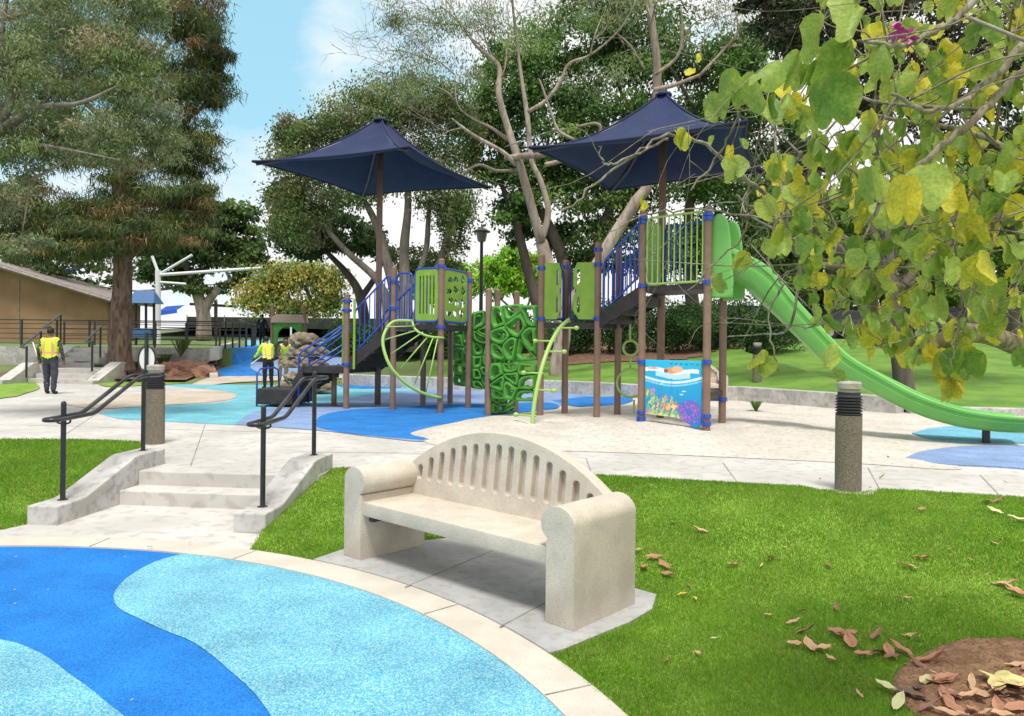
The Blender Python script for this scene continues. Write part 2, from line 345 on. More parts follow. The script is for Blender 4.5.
def drape(name, poly, mat, lift=.015, step=.5):
    """a surfacing patch that follows the rising ground"""
    px = [p[0] for p in poly]; py = [p[1] for p in poly]
    bm = bmesh.new(); vs = [bm.verts.new((p[0], p[1], 0)) for p in poly]; bm.faces.new(vs)
    for a0, a1, ax in ((min(px), max(px), 0), (min(py), max(py), 1)):
        q = math.floor(a0/step)*step
        while q < a1:
            q += step; co = (q, 0, 0) if ax == 0 else (0, q, 0); no = (1, 0, 0) if ax == 0 else (0, 1, 0)
            bmesh.ops.bisect_plane(bm, geom=bm.verts[:]+bm.edges[:]+bm.faces[:], plane_co=co, plane_no=no)
    bmesh.ops.triangulate(bm, faces=bm.faces[:])
    for v in bm.verts: v.co.z = float(terr(v.co.x, v.co.y))+lift
    bmesh.ops.recalc_face_normals(bm, faces=bm.faces[:])
    if bm.faces and sum(f.normal.z for f in bm.faces) < 0: bmesh.ops.reverse_faces(bm, faces=bm.faces[:])
    me = bpy.data.meshes.new(name); bm.to_mesh(me); bm.free(); me.materials.append(mat)
    o = bpy.data.objects.new(name, me); C.objects.link(o); return tag(o, kind='structure')
def onT(px, py):
    """where a line of sight meets the far terrain"""
    Y = 9.0
    while Y < 80:
        p = at(px, py, Y)
        if p.z <= float(terr(p.x, p.y)): return p
        Y += .05
    return at(px, py, 80)

# lower circle
sheet('rubber_surface', [(CX+RI*math.cos(a), CY+RI*math.sin(a)) for a in np.linspace(0, 2*math.pi, 160, endpoint=False)], 0.0, M['blue'])
def clipc(P):
    out = []
    for p in P:
        d = Vector((p[0]-CX, p[1]-CY));
        if d.length > RI-.001: d = d.normalized()*(RI-.001)
        out.append((CX+d.x, CY+d.y))
    return out
bl_ = [W(x, y)[:2] for x, y in bez([(183,554),(155,562),(130,576),(116,590),(114,601),(121,610),(141,620),(165,631),(190,641),(211,655),(232,673),(250,689),(264,706),(275,724)], 5)]
e0 = bl_[-1]; bl_ += [(e0[0]+.08, e0[1]-.25), (e0[0]+.2, e0[1]-.7), (e0[0]+.7, e0[1]-1.5), (e0[0]+1.3, e0[1]-2.6)]
s0 = Vector(bl_[0]); a0 = math.atan2(s0.y-CY, s0.x-CX); a1 = math.atan2(bl_[-1][1]-CY, bl_[-1][0]-CX)
arc = [(CX+(RI-.001)*math.cos(a), CY+(RI-.001)*math.sin(a)) for a in np.linspace(a1, a0, 90)]
sheet('rubber_wave', clipc(bl_)+arc, .004, M['aqua'])
b2 = [W(x, y)[:2] for x, y in bez([(-60,628),(-20,636),(0,640),(21,645),(46,657),(70,675),(91,690),(109,705),(123,716),(140,735)], 5)]
e0 = b2[-1]; b2 += [(e0[0]+.1, e0[1]-.5), (e0[0]-.2, e0[1]-1.6), (e0[0]-1.2, e0[1]-2.6), (e0[0]-3.0, e0[1]-2.2), (e0[0]-4.2, e0[1]-.2), (b2[0][0]-1.4, b2[0][1]-.2)]
sheet('rubber_wave', clipc(b2), .0045, M['aqua'])
# curb ring
m = MB(); N = 180
for i in range(N):
    a = 2*math.pi*i/N
    for r, z in ((RI, -.05), (RI, .012), (RO, .014), (RO, -.05)): m.v.append((CX+r*math.cos(a), CY+r*math.sin(a), z))
for i in range(N):
    j = (i+1) % N
    for k in range(3): m.f.append((i*4+k, j*4+k, j*4+k+1, i*4+k+1)[::-1])
tag(m.build('curb', M['curb']), kind='structure')
m = MB()
for px, py in ((97,545),(243,557),(435,613),(590,688)):
    p = W(px, py); a = math.atan2(p.y-CY, p.x-CX); c = (CX+(RI+RO)/2*math.cos(a), CY+(RI+RO)/2*math.sin(a), .0146)
    m.box(c, (RO-RI-.004, .009, .003), a)
tag(m.build('curb_joint', M['joint']), kind='structure')

# stairs frame
SO = Vector((-3.30, 6.76)); SA = R(6.0); SD = Vector((math.sin(SA), math.cos(SA))); SR = Vector((math.cos(SA), -math.sin(SA)))
def S(u, v): p = SO+SR*u+SD*v; return (p.x, p.y)
# plaza edge towards the lawns
edgeL = [(-16, 10.2), (-9.5, 10.4), (-7.14, 10.46), (-6.0, 10.55), (-5.1, 10.3), (-4.6, 9.5), (-4.32, 8.75)]
edgeR = [(-1.82, 8.42), (-1.70, 8.38), (-1.15, 8.42), (-.3, 8.36), (1.05, 8.08), (2.35, 7.74), (2.95, 7.58), (3.02, 7.38), (3.28, 7.25), (3.58, 7.33), (3.66, 7.47), (4.85, 7.11), (7.0, 6.35), (9.5, 5.2), (14, 2.5)]
plaza = edgeL+[S(-1.2, 1.72), S(-1.2, 1.26), S(1.15, 1.26), S(1.15, 1.7)]+edgeR+[(26, 2.5), (26, 26), (-26, 26), (-26, 10.2)]
sheet('plaza', plaza, Z1, M['concrete'], thick=.2)
m = MB()
def jline(p, q, z=Z1+.0018, wd=.012):
    p, q = Vector(p[:2]), Vector(q[:2]); d = q-p; m.box(((p.x+q.x)/2, (p.y+q.y)/2, z), (d.length, wd, .003), math.atan2(d.y, d.x))
for a, b in (((586,458),(592,475)), ((723,463),(737,482)), ((868,468),(880,490)), ((980,475),(1000,496)), ((300,452),(560,455)), ((20,425),(330,434)), ((110,405),(60,438)), ((460,456),(450,470)), ((205,425),(190,468))):
    jline(W(*a, Z1), W(*b, Z1))
tag(m.build('pavement_joint', M['joint']), kind='structure')
# lower landing
ld = [W(-120, 541)[:2], W(0, 531)[:2], S(-1.14, .02), S(-.84, 0), S(-.84, 1.0), S(.84, 1.0), S(.84, 0), S(1.14, -.02), W(250, 551)[:2]]
ang = [math.atan2(p[1]-CY, p[0]-CX) for p in (ld[0], ld[-1])]
ld = ld+[(CX+(RO+.0)*math.cos(a), CY+(RO)*math.sin(a)) for a in np.linspace(ang[1], ang[0], 24)]
sheet('path', ld, .008, M['concrete'])
# steps
m = MB()
def stepbox(v0, v1, z0, z1):
    m.prism([S(-.84, v0), S(.84, v0), S(.84, v1), S(-.84, v1)], z0, z1)
stepbox(.90, 1.26, -.1, .155); stepbox(1.23, 1.60, .10, Z1+.004)
tag(m.build('steps', M['concrete'], bevel=.012), kind='structure')

# ------------------------------------------------------------------ bench geometry frame
BO = Vector((-1.315, 5.94)); BD = Vector((.326+1.315, 4.45-5.94)); BL = BD.length+.07; BD.normalize(); BP = Vector((-BD.y, BD.x))
def B(u, v): p = BO+BD*u+BP*v; return (p.x, p.y)
slab = [W(316,561)[:2], W(345,551)[:2], B(.2,.95), B(1.2,.95), B(BL+.0,.92), W(652,612)[:2], W(630,625)[:2], W(563,653)[:2]]
a_s = [math.atan2(p[1]-CY, p[0]-CX) for p in (slab[-1], slab[0])]
slab = slab+[(CX+(RO+.002)*math.cos(a), CY+(RO+.002)*math.sin(a)) for a in np.linspace(a_s[0], a_s[1], 20)]
sheet('bench_slab', slab, .022, M['slab'], thick=.08)
m = MB()
def jl2(p, q): 
    p, q = Vector(p), Vector(q); d = q-p; m.box(((p.x+q.x)/2, (p.y+q.y)/2, .0232), (d.length, .010, .003), math.atan2(d.y, d.x))
jl2(W(405,587,.022)[:2], B(.75,.93)); jl2(W(500,627,.022)[:2], B(1.75,.92))
tag(m.build('slab_joint', M['joint']), kind='structure')

# ------------------------------------------------------------------ lawns
def hn(x, y, k): return np.sin(x*1.7*k+.3)*np.cos(y*2.1*k+1.1)+.5*np.sin(x*3.9*k+y*2.3*k)
def lawn_z(x, y):
    x = np.asarray(x, float); y = np.asarray(y, float)
    dc = np.maximum(0, np.hypot(x-CX, y-CY)-RO)
    ds = dseg(x, y, slab+[slab[0]]); ds = np.where(inpoly(x, y, slab), 0, ds)
    dp = dseg(x, y, [S(-1.14, 0), tuple(W(0, 531)[:2]), tuple(W(-120, 538)[:2]), (-14, 4)])
    d1 = np.minimum(dc, np.minimum(ds, dp)); d2 = np.minimum(dseg(x, y, edgeR), dseg(x, y, edgeL))
    t = d1/(d1+d2+1e-6); z = .005+(Z1-.005)*(t*t*(3-2*t))
    z = z+.13*np.exp(-((x-3.6)**2/2.2+(y-5.6)**2/.9))*t+.012*hn(x, y, 1)*np.minimum(1, np.minimum(d1, d2)*2.5)
    return np.where(np.minimum(d1, d2) < .02, z, z+.006)
lawnR = [S(1.13, -.02)]+[S(1.13, .6), S(1.13, 1.75)]+edgeR+[(14, -3), (2, -3)]
n0 = W(250, 551); aa = np.linspace(math.atan2(-2.2-CY, .3-CX), a_s[0], 40)
lawnR += [(CX+RO*math.cos(a), CY+RO*math.sin(a)) for a in aa]
# follow the slab outline back to the curb
lawnR += [tuple(slab[i]) for i in (6, 5, 4, 3, 2, 1, 0)]
lawnR += [(CX+RO*math.cos(a), CY+RO*math.sin(a)) for a in np.linspace(a_s[1], math.atan2(n0.y-CY, n0.x-CX), 14)]
lawnL = [S(-1.13, .02), tuple(W(0, 531)[:2]), tuple(W(-120, 538)[:2]), (-14, 4), (-16, 10.2)]+edgeL[1:]+[S(-1.13, 1.75), S(-1.13, .8)]
MC = (2.55, 3.36); MR = .72
def lawn(name, poly):
    px = [p[0] for p in poly]; py = [p[1] for p in poly]
    bm = bmesh.new()
    cl = [poly[0]]
    for p in poly[1:]:
        if math.hypot(p[0]-cl[-1][0], p[1]-cl[-1][1]) > 1e-4: cl.append(p)
    vs = [bm.verts.new((p[0], p[1], 0)) for p in cl]
    for t in tessellate_polygon([[Vector((p[0], p[1], 0)) for p in cl]]):
        try: bm.faces.new([vs[i] for i in t])
        except ValueError: pass
    for a0, a1, ax in ((min(px), max(px), 0), (min(py), max(py), 1)):
        q = math.floor(a0*4)/4
        while q < a1:
            q += .25
            if (q > 7 or q < -9 or (ax == 1 and q < 2)) and (q*4) % 4: continue
            co = (q, 0, 0) if ax == 0 else (0, q, 0); no = (1, 0, 0) if ax == 0 else (0, 1, 0)
            bmesh.ops.bisect_plane(bm, geom=bm.verts[:]+bm.edges[:]+bm.faces[:], plane_co=co, plane_no=no)
    bmesh.ops.triangulate(bm, faces=bm.faces[:])
    X = np.array([v.co.x for v in bm.verts]); Y = np.array([v.co.y for v in bm.verts]); Z = lawn_z(X, Y)
    for v, z in zip(bm.verts, Z): v.co.z = z
    bmesh.ops.recalc_face_normals(bm, faces=bm.faces[:])
    if sum(f.normal.z for f in bm.faces) < 0: bmesh.ops.reverse_faces(bm, faces=bm.faces[:])
    for f in bm.faces: f.smooth = True
    me = bpy.data.meshes.new(name); bm.to_mesh(me); bm.free(); me.materials.append(M['lawn'])
    o = bpy.data.objects.new(name, me); C.objects.link(o); return tag(o, kind='structure')
lawn('lawn', lawnR); lawn('lawn', lawnL)
def vnoise(x, y, k, seed=0):
    """cheap smooth value noise"""
    x = x*k+seed*17.3; y = y*k+seed*5.1; xi = np.floor(x); yi = np.floor(y); fx = x-xi; fy = y-yi; fx = fx*fx*(3-2*fx); fy = fy*fy*(3-2*fy)
    h = lambda a, b: np.modf(np.abs(np.sin(a*127.1+b*311.7+seed)*43758.5453))[0]
    return (h(xi, yi)*(1-fx)+h(xi+1, yi)*fx)*(1-fy)+(h(xi, yi+1)*(1-fx)+h(xi+1, yi+1)*fx)*fy
def grass(poly, box, n, hs, label, near=3.4):
    x = rng.uniform(box[0], box[1], n*4); y = rng.uniform(box[2], box[3], n*4)
    d = np.hypot(x, y); keep = rng.random(n*4) < np.clip(near/d, 0, 1)**1.6
    keep &= inpoly(x, y, poly) & (np.hypot(x-MC[0], (y-MC[1])) > MR*(.97+.06*np.sin(5*np.arctan2(y-MC[1], x-MC[0]))))
    keep &= np.abs(x) < y*.72+.4
    x, y = x[keep][:n], y[keep][:n]; n = len(x); z = lawn_z(x, y); x = x+rng.normal(size=n)*.012; y = y+rng.normal(size=n)*.012; d = np.hypot(x, y)
    th = rng.uniform(0, 2*np.pi, n); h = hs*rng.uniform(.55, 1.3, n)*(.75+.5*vnoise(x, y, 2.0, 3)); wd = .0019*np.clip(d/3.2, 1, 3.2)
    ln = rng.uniform(.15, .9, n); la = rng.uniform(0, 2*np.pi, n)
    dx, dy = np.cos(th)*wd, np.sin(th)*wd
    tip = np.c_[x+np.cos(la)*h*ln, y+np.sin(la)*h*ln, z+h]
    V = np.stack([np.c_[x-dx, y-dy, z-.003], np.c_[x+dx, y+dy, z-.003], tip], 1).reshape(-1, 3)
    a = vnoise(x, y, 1.3, 1)*.6+vnoise(x, y, 6, 2)*.4; b = rng.random(n)
    g = np.array([.13, .30, .018])[None]*(1-a[:, None])+np.array([.26, .45, .05])[None]*a[:, None]
    g = g*(.75+.5*b[:, None]); dry = b > (.955-.06*(vnoise(x, y, 3, 5) > .55)*1.6); g[dry] = np.array([.36, .33, .10])*rng.uniform(.7, 1.2, (dry.sum(), 1))
    tag(npmesh('grass', V, np.arange(n*3).reshape(-1, 3), M['grass'], col=np.repeat(g, 3, 0)), label, 'grass', kind='stuff')
grass(lawnR, (-2.2, 6.2, 3.1, 8.5), 430000, .020, 'short bright green grass of the lawn around the stone bench')
grass(lawnL, (-9, -4, 6.3, 10.6), 90000, .03, 'short green grass left of the concrete steps', near=6.5)

# ------------------------------------------------------------------ plaza surfacing
def px_poly(pts, z=Z1, n=5, closed=True):
    P = bez(list(pts)+[pts[0]], n)[:-1] if closed else bez(pts, n)
    return [tuple(W(float(p[0]), float(p[1]), z)[:2]) for p in P]
sheet('rubber_play_surface', px_poly([(98,413),(140,407),(215,403),(235,398),(225,391),(170,386),(150,381.5),(240,377.5),(330,375.5),(400,375.5),(470,380),(520,390),(600,395),(560,404),(480,411),(440,420),(430,441),(380,438),(330,432),(250,426),(170,422),(120,419)], n=4), Z1+.005, M['teal'])
sheet('rubber_play_wave', px_poly([(235,425),(255,412),(300,405),(345,402),(352,398),(392,392),(470,388),(560,392),(600,397),(560,406),(480,412),(440,420),(430,441),(380,438),(330,432),(270,427)]), Z1+.009, M['peri'])
sheet('rubber_play_pool', px_poly([(313,426),(322,416),(352,410),(400,408),(440,405),(500,404),(548,403),(556,409),(500,415),(450,424),(410,434),(440,441),(380,437),(335,432)]), Z1+.013, M['blue_far'])
sheet('rubber_play_pool', px_poly([(552,401),(590,397),(630,398),(625,404),(580,407)]), Z1+.013, M['blue_far'])
sheet('rubber_play_wave', px_poly([(330,378.5),(370,377),(420,378.5),(440,384),(400,388),(345,388)]), Z1+.014, M['blue_far'])
# sand, softly uneven
sp = px_poly([(405,434),(440,424),(475,418),(520,413.5),(560,409),(640,404),(745,402),(850,408),(905,411),(1000,414),(1100,417),(1100,432),(980,428),(925,432),(905,441),(930,456),(960,470),(860,464),(760,459),(620,453),(520,450),(440,446)], n=5)
bm = bmesh.new(); vs_ = [bm.verts.new((p[0], p[1], 0)) for p in sp]
for t in tessellate_polygon([[Vector((p[0], p[1], 0)) for p in sp]]):
    try: bm.faces.new([vs_[i] for i in t])
    except ValueError: pass
for ax in (0, 1):
    q = -3 if ax == 0 else 8
    while q < 19:
        q += .14
        bmesh.ops.bisect_plane(bm, geom=bm.verts[:]+bm.edges[:]+bm.faces[:], plane_co=(q, 0, 0) if ax == 0 else (0, q, 0), plane_no=(1, 0, 0) if ax == 0 else (0, 1, 0))
X = np.array([v.co.x for v in bm.verts]); Y = np.array([v.co.y for v in bm.verts]); dd = dseg(X, Y, sp+[sp[0]])
zz = Z1+.006+np.clip(dd/1.2, 0, 1)*np.clip((6.2-X)/1.8, .12, 1)*(.015+.06*vnoise(X, Y, 1.6, 4)+.05*vnoise(X, Y, 3.6, 6))
for v, z in zip(bm.verts, zz): v.co.z = z
bmesh.ops.triangulate(bm, faces=bm.faces[:]); bmesh.ops.recalc_face_normals(bm, faces=bm.faces[:])
if sum(f.normal.z for f in bm.faces) < 0: bmesh.ops.reverse_faces(bm, faces=bm.faces[:])
for f in bm.faces: f.smooth = True
me = bpy.data.meshes.new('sand'); bm.to_mesh(me); bm.free(); me.materials.append(M['sand']); o = bpy.data.objects.new('sand', me); C.objects.link(o); tag(o, kind='structure')
sheet('rubber_slide_landing', px_poly([(912,434),(940,428),(1000,425),(1080,424),(1130,430),(1120,446),(1000,443),(940,441)]), Z1+.022, M['aqua'], thick=.02)
sheet('rubber_slide_wave', px_poly([(905,459),(925,452),(970,447),(1024,447),(1120,450),(1130,476),(1000,468),(940,465)]), Z1+.020, M['peri'], thick=.02)
# spilled sand on the left of the plaza, left lawn islands
sheet('sand_spill', px_poly([(60,404),(110,398),(180,392),(225,392),(236,397),(215,402),(140,407),(95,409)]), Z1+.010, M['tan_far'])
# rising blue path
def tp(pts, n=4): return [tuple(onT(float(p[0]), float(p[1]))[:2]) for p in bez(list(pts)+[pts[0]], n)[:-1]]
drape('rising_path', tp([(221,378),(216,366),(217,356),(228,349),(248,346.5),(300,346),(345,347),(345,360),(330,374),(280,377)]), M['blue_far'], .03)
drape('path_wave', tp([(262,376),(250,368),(262,360),(290,357),(330,356),(345,362),(330,373),(295,376)]), M['peri'], .045)
drape('upper_play_surface', [(-12.4, 36.2), (-7.6, 36.2), (-9.6, 49), (-17.5, 49)], M['teal'], .03, 1.0)
drape('path_apron', tp([(190,386),(215,378),(280,377),(340,376),(350,379),(240,383),(200,388)]), M['tan_far'], .035)

# ------------------------------------------------------------------ the stone bench
def curve_panel(outer, holes, thick, bev, mtx, res=2):
    """flat shape with holes -> bevelled solid; local x,y plane, extruded along local z"""
    cu = bpy.data.curves.new('tmp', 'CURVE'); cu.dimensions = '2D'; cu.fill_mode = 'BOTH'; cu.extrude = max(thick/2-bev, .0005); cu.bevel_depth = bev; cu.bevel_resolution = res; cu.offset = -bev
    for poly in [outer]+holes:
        sp_ = cu.splines.new('POLY'); sp_.points.add(len(poly)-1); sp_.use_cyclic_u = True
        for i, (x, y) in enumerate(poly): sp_.points[i].co = (x, y, 0, 1)
    ob = bpy.data.objects.new('tmp', cu); C.objects.link(ob); dg = bpy.context.evaluated_depsgraph_get(); dg.update()
    me = bpy.data.meshes.new_from_object(ob.evaluated_get(dg)); bpy.data.objects.remove(ob); bpy.data.curves.remove(cu)
    mb = MB(); mb.v = [tuple(mtx @ v.co) for v in me.vertices]; mb.f = [tuple(p.vertices) for p in me.polygons]; bpy.data.meshes.remove(me); return mb
def stone_bench(name, label, O, D, Lg, z0, full=True, group=None):
    P = Vector((-D.y, D.x)); root = empty(name, (O.x, O.y, z0), label, 'bench', group)
    def fr(u, v, z): q = O+D*u+P*v; return Vector((q.x, q.y, z0+z))
    # arms: profile across the bench axis (u,z), run along depth v
    for side in (0, 1):
        prof = [(0, 0), (.215, 0), (.215, .50)]
        for a in np.linspace(-60, 180, 20): prof.append((.128+.130*math.cos(R(a)), .60+.112*math.sin(R(a))))
        prof = [(0.0 if x < 0.002 else x, z) for x, z in prof]
        mb = MB(); pr = [((x if side == 0 else Lg-x), z) for x, z in prof]
        Mx = Matrix(((D.x, 0, P.x, 0), (D.y, 0, P.y, 0), (0, 1, 0, 0), (0, 0, 0, 1)))
        Mx = Matrix.Translation((O.x, O.y, z0)) @ Mx
        mb.prism(pr, 0, .655, Mx)
        ob = mb.build('armrest', M['bench'], root, bevel=.012, smooth=True, auto=R(35))
    mb = MB(); c = fr(Lg/2, .30, .395); mb.box(c, (Lg-.36, .56, .11), math.atan2(D.y, D.x)); mb.build('seat', M['bench'], root, bevel=.018, smooth=True, auto=R(35))
    for u in (.24, Lg-.24): MB().box(fr(u, .28, .315), (.05, .40, .05), math.atan2(D.y, D.x)).build('bracket', M['steel'], root)
    # back: arch with slots
    x0, x1 = .17, Lg-.17; zc = .70; zp = 1.02; half = (x1-x0)/2; sag = zp-zc; rad = (half*half+sag*sag)/(2*sag)
    topz = lambda x: zp-rad+math.sqrt(max(rad*rad-(x-(x0+x1)/2)**2, 0))
    outer = [(x0, .34), (x1, .34)]+[(x, topz(x)) for x in np.linspace(x1, x0, 50)]
    holes = []
    n = 15
    for i in range(n):
        cx = x0+.115+(x1-x0-.23)*i/(n-1); r = .029; zb = .575; zt = topz(cx)-.085-r
        if zt < zb+.04: zb = zt-.05
        holes.append([(cx+r*math.cos(a), zt+r*math.sin(a)) for a in np.linspace(0, math.pi, 9)]+[(cx-r*math.cos(a), zb+r-r*math.sin(a)) for a in np.linspace(0, math.pi, 9)])
    # front leaf with slots leans back slightly, over a solid backing
    lean = Matrix.Rotation(R(-6), 4, 'X')
    base = Matrix(((D.x, 0, -P.x, 0), (D.y, 0, -P.y, 0), (0, 1, 0, 0), (0, 0, 0, 1)))
    T0 = Matrix.Translation(fr(0, .53, 0)) @ base
    a = curve_panel(outer, holes, .05, .007, T0 @ Matrix.Translation((0, .34, 0)) @ lean @ Matrix.Translation((0, -.34, 0)))
    T1 = Matrix.Translation(fr(0, .585, 0)) @ base
    b_ = curve_panel([(x, z-.001) for x, z in outer], [], .066, .01, T1 @ Matrix.Translation((0, .34, 0)) @ lean @ Matrix.Translation((0, -.34, 0)))
    a.add(b_.v, b_.f); a.build('backrest', M['bench'], root)
    return root
stone_bench('stone_bench', 'cream cast stone bench with slotted arched back on a slab in front', BO, BD, BL, .022)
p = W(690, 399, Z1+.02)
stone_bench('stone_bench', 'small distant stone bench behind the sea life panel beyond the sand', Vector((4.1, 19.6)), Vector((.97, -.22)).normalized(), 1.5, Z1)

# ------------------------------------------------------------------ stair side walls and handrails
def cheek(u0, label):
    root_p = S(u0+.15, 0)
    prof = [(0, -.05), (1.74, -.05), (1.74, .475), (1.25, .475), (1.18, .46), (.42, .20), (.34, .185), (0, .18)]
    o_ = S(u0, 0); Mx = Matrix(((SD.x, 0, SR.x, o_[0]), (SD.y, 0, SR.y, o_[1]), (0, 1, 0, 0), (0, 0, 0, 1)))
    mb = MB(); mb.prism(prof, 0, .30, Mx)
    tag(mb.build('stair_wall', M['wall_conc'], bevel=.014, origin=(root_p[0], root_p[1], 0)), label, 'wall')
cheek(-1.14, 'sloping concrete side wall left of the two steps'); cheek(.84, 'sloping concrete side wall right of the steps, nearer the bench')
def handrail(u, label):
    b0 = S(u, .27); root = empty('handrail', (b0[0], b0[1], .18), label, 'handrail')
    for v, zb, zt in ((.27, .17, 1.10), (1.55, .46, 1.37)):
        q = S(u, v); mb = MB(); mb.tube([(q[0], q[1], zb), (q[0], q[1], zt)], .024, 14); mb.ball((q[0], q[1], zt), .024, 12); pst = mb.build('post', M['black'], root, smooth=True, auto=R(40))
        mb = MB(); mb.lathe((q[0], q[1], zb), [(.05, .0), (.05, .016), (.03, .022)], 16); mb.build('base_collar', M['black'], pst)
        z_ = {.27: .965, 1.55: 1.315}[v]; a_ = S(u-.065, v); c_ = S(u+.065, v)
        mb = MB(); mb.tube(bez([(a_[0], a_[1], z_-.01), (a_[0], a_[1], z_-.045), (q[0], q[1], z_-.06), (c_[0], c_[1], z_-.045), (c_[0], c_[1], z_-.01)], 4), .009, 8); mb.build('bracket', M['black'], pst, smooth=True)
    def rp_(uu, v, z): q = S(u+uu, v); return (q[0], q[1], z)
    pts = []
    for sgn in (-1, 1):
        side = [(.065*sgn, 1.75, 1.315), (.065*sgn, 1.42, 1.315), (.065*sgn, 1.34, 1.30), (.065*sgn, .66, .995), (.065*sgn, .58, .975), (.065*sgn, .30, .965), (.065*sgn, .12, .96)]
        pts.append(side)
    front = [(-.065+.065*(1-math.cos(a)), .12-.065*math.sin(a), .96) for a in np.linspace(0, math.pi, 9)][1:-1]
    back = [(.065*math.cos(a), 1.75+.065*math.sin(a), 1.315) for a in np.linspace(0, math.pi, 9)][1:-1]
    loop = pts[0]+front+pts[1][::-1]+back
    mb = MB(); mb.tube([rp_(*q) for q in loop], .021, 12, closed=True); mb.build('rail', M['rail_grey'], root, smooth=True)
handrail(-.99, 'black double pipe handrail on the left stair wall'); handrail(.99, 'black double pipe handrail on the right stair wall')

# ------------------------------------------------------------------ bollards
def bollard(p, label, h=1.07, slabr=.24, z=Z1, sc=1, group='path light bollards'):
    root = empty('light_bollard', (p[0], p[1], z), label, 'bollard', group)
    r = .122*sc
    if slabr: MB().lathe((p[0], p[1], z), [(slabr, -.05), (slabr, .012), (slabr-.01, .016)], 32).build('footing', M['concrete'], root, smooth=True, auto=R(30))
    MB().lathe((p[0], p[1], z), [(r, 0), (r, h*.70)], 32).build('column', M['aggregate'], root, smooth=True, auto=R(30))
    zz_ = h*.702; prof = [(r*.86, zz_)]
    for k in range(7):
        a = zz_+.004+k*.028; prof += [(r*.86, a), (r*1.02, a+.002), (r*1.02, a+.010), (r*.86, a+.022)]
    prof += [(r*.86, h*.91)]
    MB().lathe((p[0], p[1], z), prof, 32).build('louvre', M['blackp'], root, smooth=True, auto=R(30))
    zt = h*.911
    MB().lathe((p[0], p[1], z), [(r*.8, zt), (r*.78, zt+.02), (r*.92, zt+.035), (r*.94, h-.01), (r*.86, h+.005), (0.02, h+.012)], 32).build('cap', M['capc'], root, smooth=True, auto=R(30))
    return root
bb = W(848, 491.5, Z1); bollard(bb, 'round concrete bollard light with black louvres at the lawn edge right')
bc = at(155, 443, 10.25); bollard((bc.x, bc.y), 'concrete bollard light behind the left stair handrail', slabr=0)

# ------------------------------------------------------------------ play structure
PS = {}
def g(px, py): v = W(px, py, Z1); return Vector((v.x, v.y))
Pn = g(641,427); Pp = g(706,433.5); Pq = g(722,428); Po = Pn+Pq-Pp
Pl = g(596.6,421.5); Pm = g(617.3,419); Pk = g(564.6,416.7); Pj = g(540,419.6)
Pa = g(346,409); Pb = g(392.6,410); Pe = g(440,413.5); Pg = g(468,408.7); Pd = Pb+Pg-Pe; Pf = g(450,404); Pc = Vector((-3.05,17.1))
Ph = g(487.6,415.7); Pi = g(515.5,412); Ph2 = Vector((-.33, 16.5))
ps = empty('play_structure', (.2, 14.6, Z1), 'brown post play structure with green panels, blue rails and two navy shade sails', 'playground structure')
def part(mb, name, mat, parent=None, **k): return mb.build(name, mat, parent or ps, **k)
def V3(p, z): return Vector((p.x, p.y, Z1+z))
def post(p, h, clamps=()):
    o = part(MB().tube([V3(p, -.1), V3(p, h)], .0635, 16), 'post', M['post'], smooth=True, auto=R(40))
    part(MB().ball(V3(p, h-.01), .066, 16, (1, 1, .7)), 'post_cap', M['post'], o, smooth=True)
    for z in clamps:
        m_ = MB(); m_.lathe(V3(p, z), [(.07, -.035), (.082, -.03), (.082, .03), (.07, .035)], 16)
        for q in (45, 225): m_.box(V3(p+Vector((math.cos(R(q)), math.sin(R(q))))*.09, z), (.05, .03, .05), R(q))
        part(m_, 'clamp', M['blue_p'], o, smooth=True, auto=R(40))
LD, HD = 1.83, 2.44
post(Pn, 3.74, (1.13, .25, .14, 2.45, 3.55, 3.63)); post(Pp, 3.66, (1.16, .28, .16, 2.45, 3.55, 3.48)); post(Pq, 3.6, (.5,)); 
post(Pl, 3.30, (1.9, 2.9, 3.18)); post(Pm, 3.27, (1.85,)); post(Pk, 3.05, (1.9, 2.95)); post(Pj, 3.09, (1.9, 2.85))
post(Pa, 2.43, (2.3, 2.1, .95)); post(Pb, 3.0, (2.72, 2.15)); post(Pe, 3.1, (2.98, 1.75)); post(Pg, 2.98, (2.8,)); post(Pd, 3.0, (2.8,)); post(Pf, 2.0)
post(Ph, 2.48); post(Pi, 2.5); post(Ph2, 2.6)
def deck(name, pts, z, th=.10):
    m_ = MB().prism([(p.x, p.y) for p in pts], Z1+z-th, Z1+z); return part(m_, name, M['deck'])
deck('deck', [Pn, Pp, Pq, Po], HD); deck('deck', [Pj, Pl, Pm, Pk], LD); deck('deck', [Pb, Pe, Pg, Pd], LD-.03); deck('deck', [Pg, Pf, Pd], LD-.03)
def stair(p0, p1, q0, q1, z0, z1, n):
    """treads from edge p0-p1 up to edge q0-q1"""
    m_ = MB(); s_ = MB()
    for k in range(n):
        t0, t1 = k/n, (k+1)/n; a, b = p0.lerp(q0, t0), p1.lerp(q1, t0); c, d = p1.lerp(q1, t1), p0.lerp(q0, t1); z = z0+(z1-z0)*(k+1)/(n+1)
        m_.prism([(a.x, a.y), (b.x, b.y), (c.x, c.y), (d.x, d.y)], Z1+z-.17, Z1+z)
    st = part(m_, 'stair', M['deck'])
    for a, b in ((p0, q0), (p1, q1)):
        s_ = MB(); d = (b-a); L_ = d.length; ang_ = math.atan2(d.y, d.x)
        X = Matrix.Translation((a.x, a.y, Z1)) @ Matrix.Rotation(ang_, 4, 'Z') @ Matrix.Rotation(R(90), 4, 'X')
        s_.prism([(0, z0-.12), (L_, z1-.26), (L_, z1+.03), (0, z0+.17)], -.015, .015, X); part(s_, 'stringer', M['deck'], st)
    return st
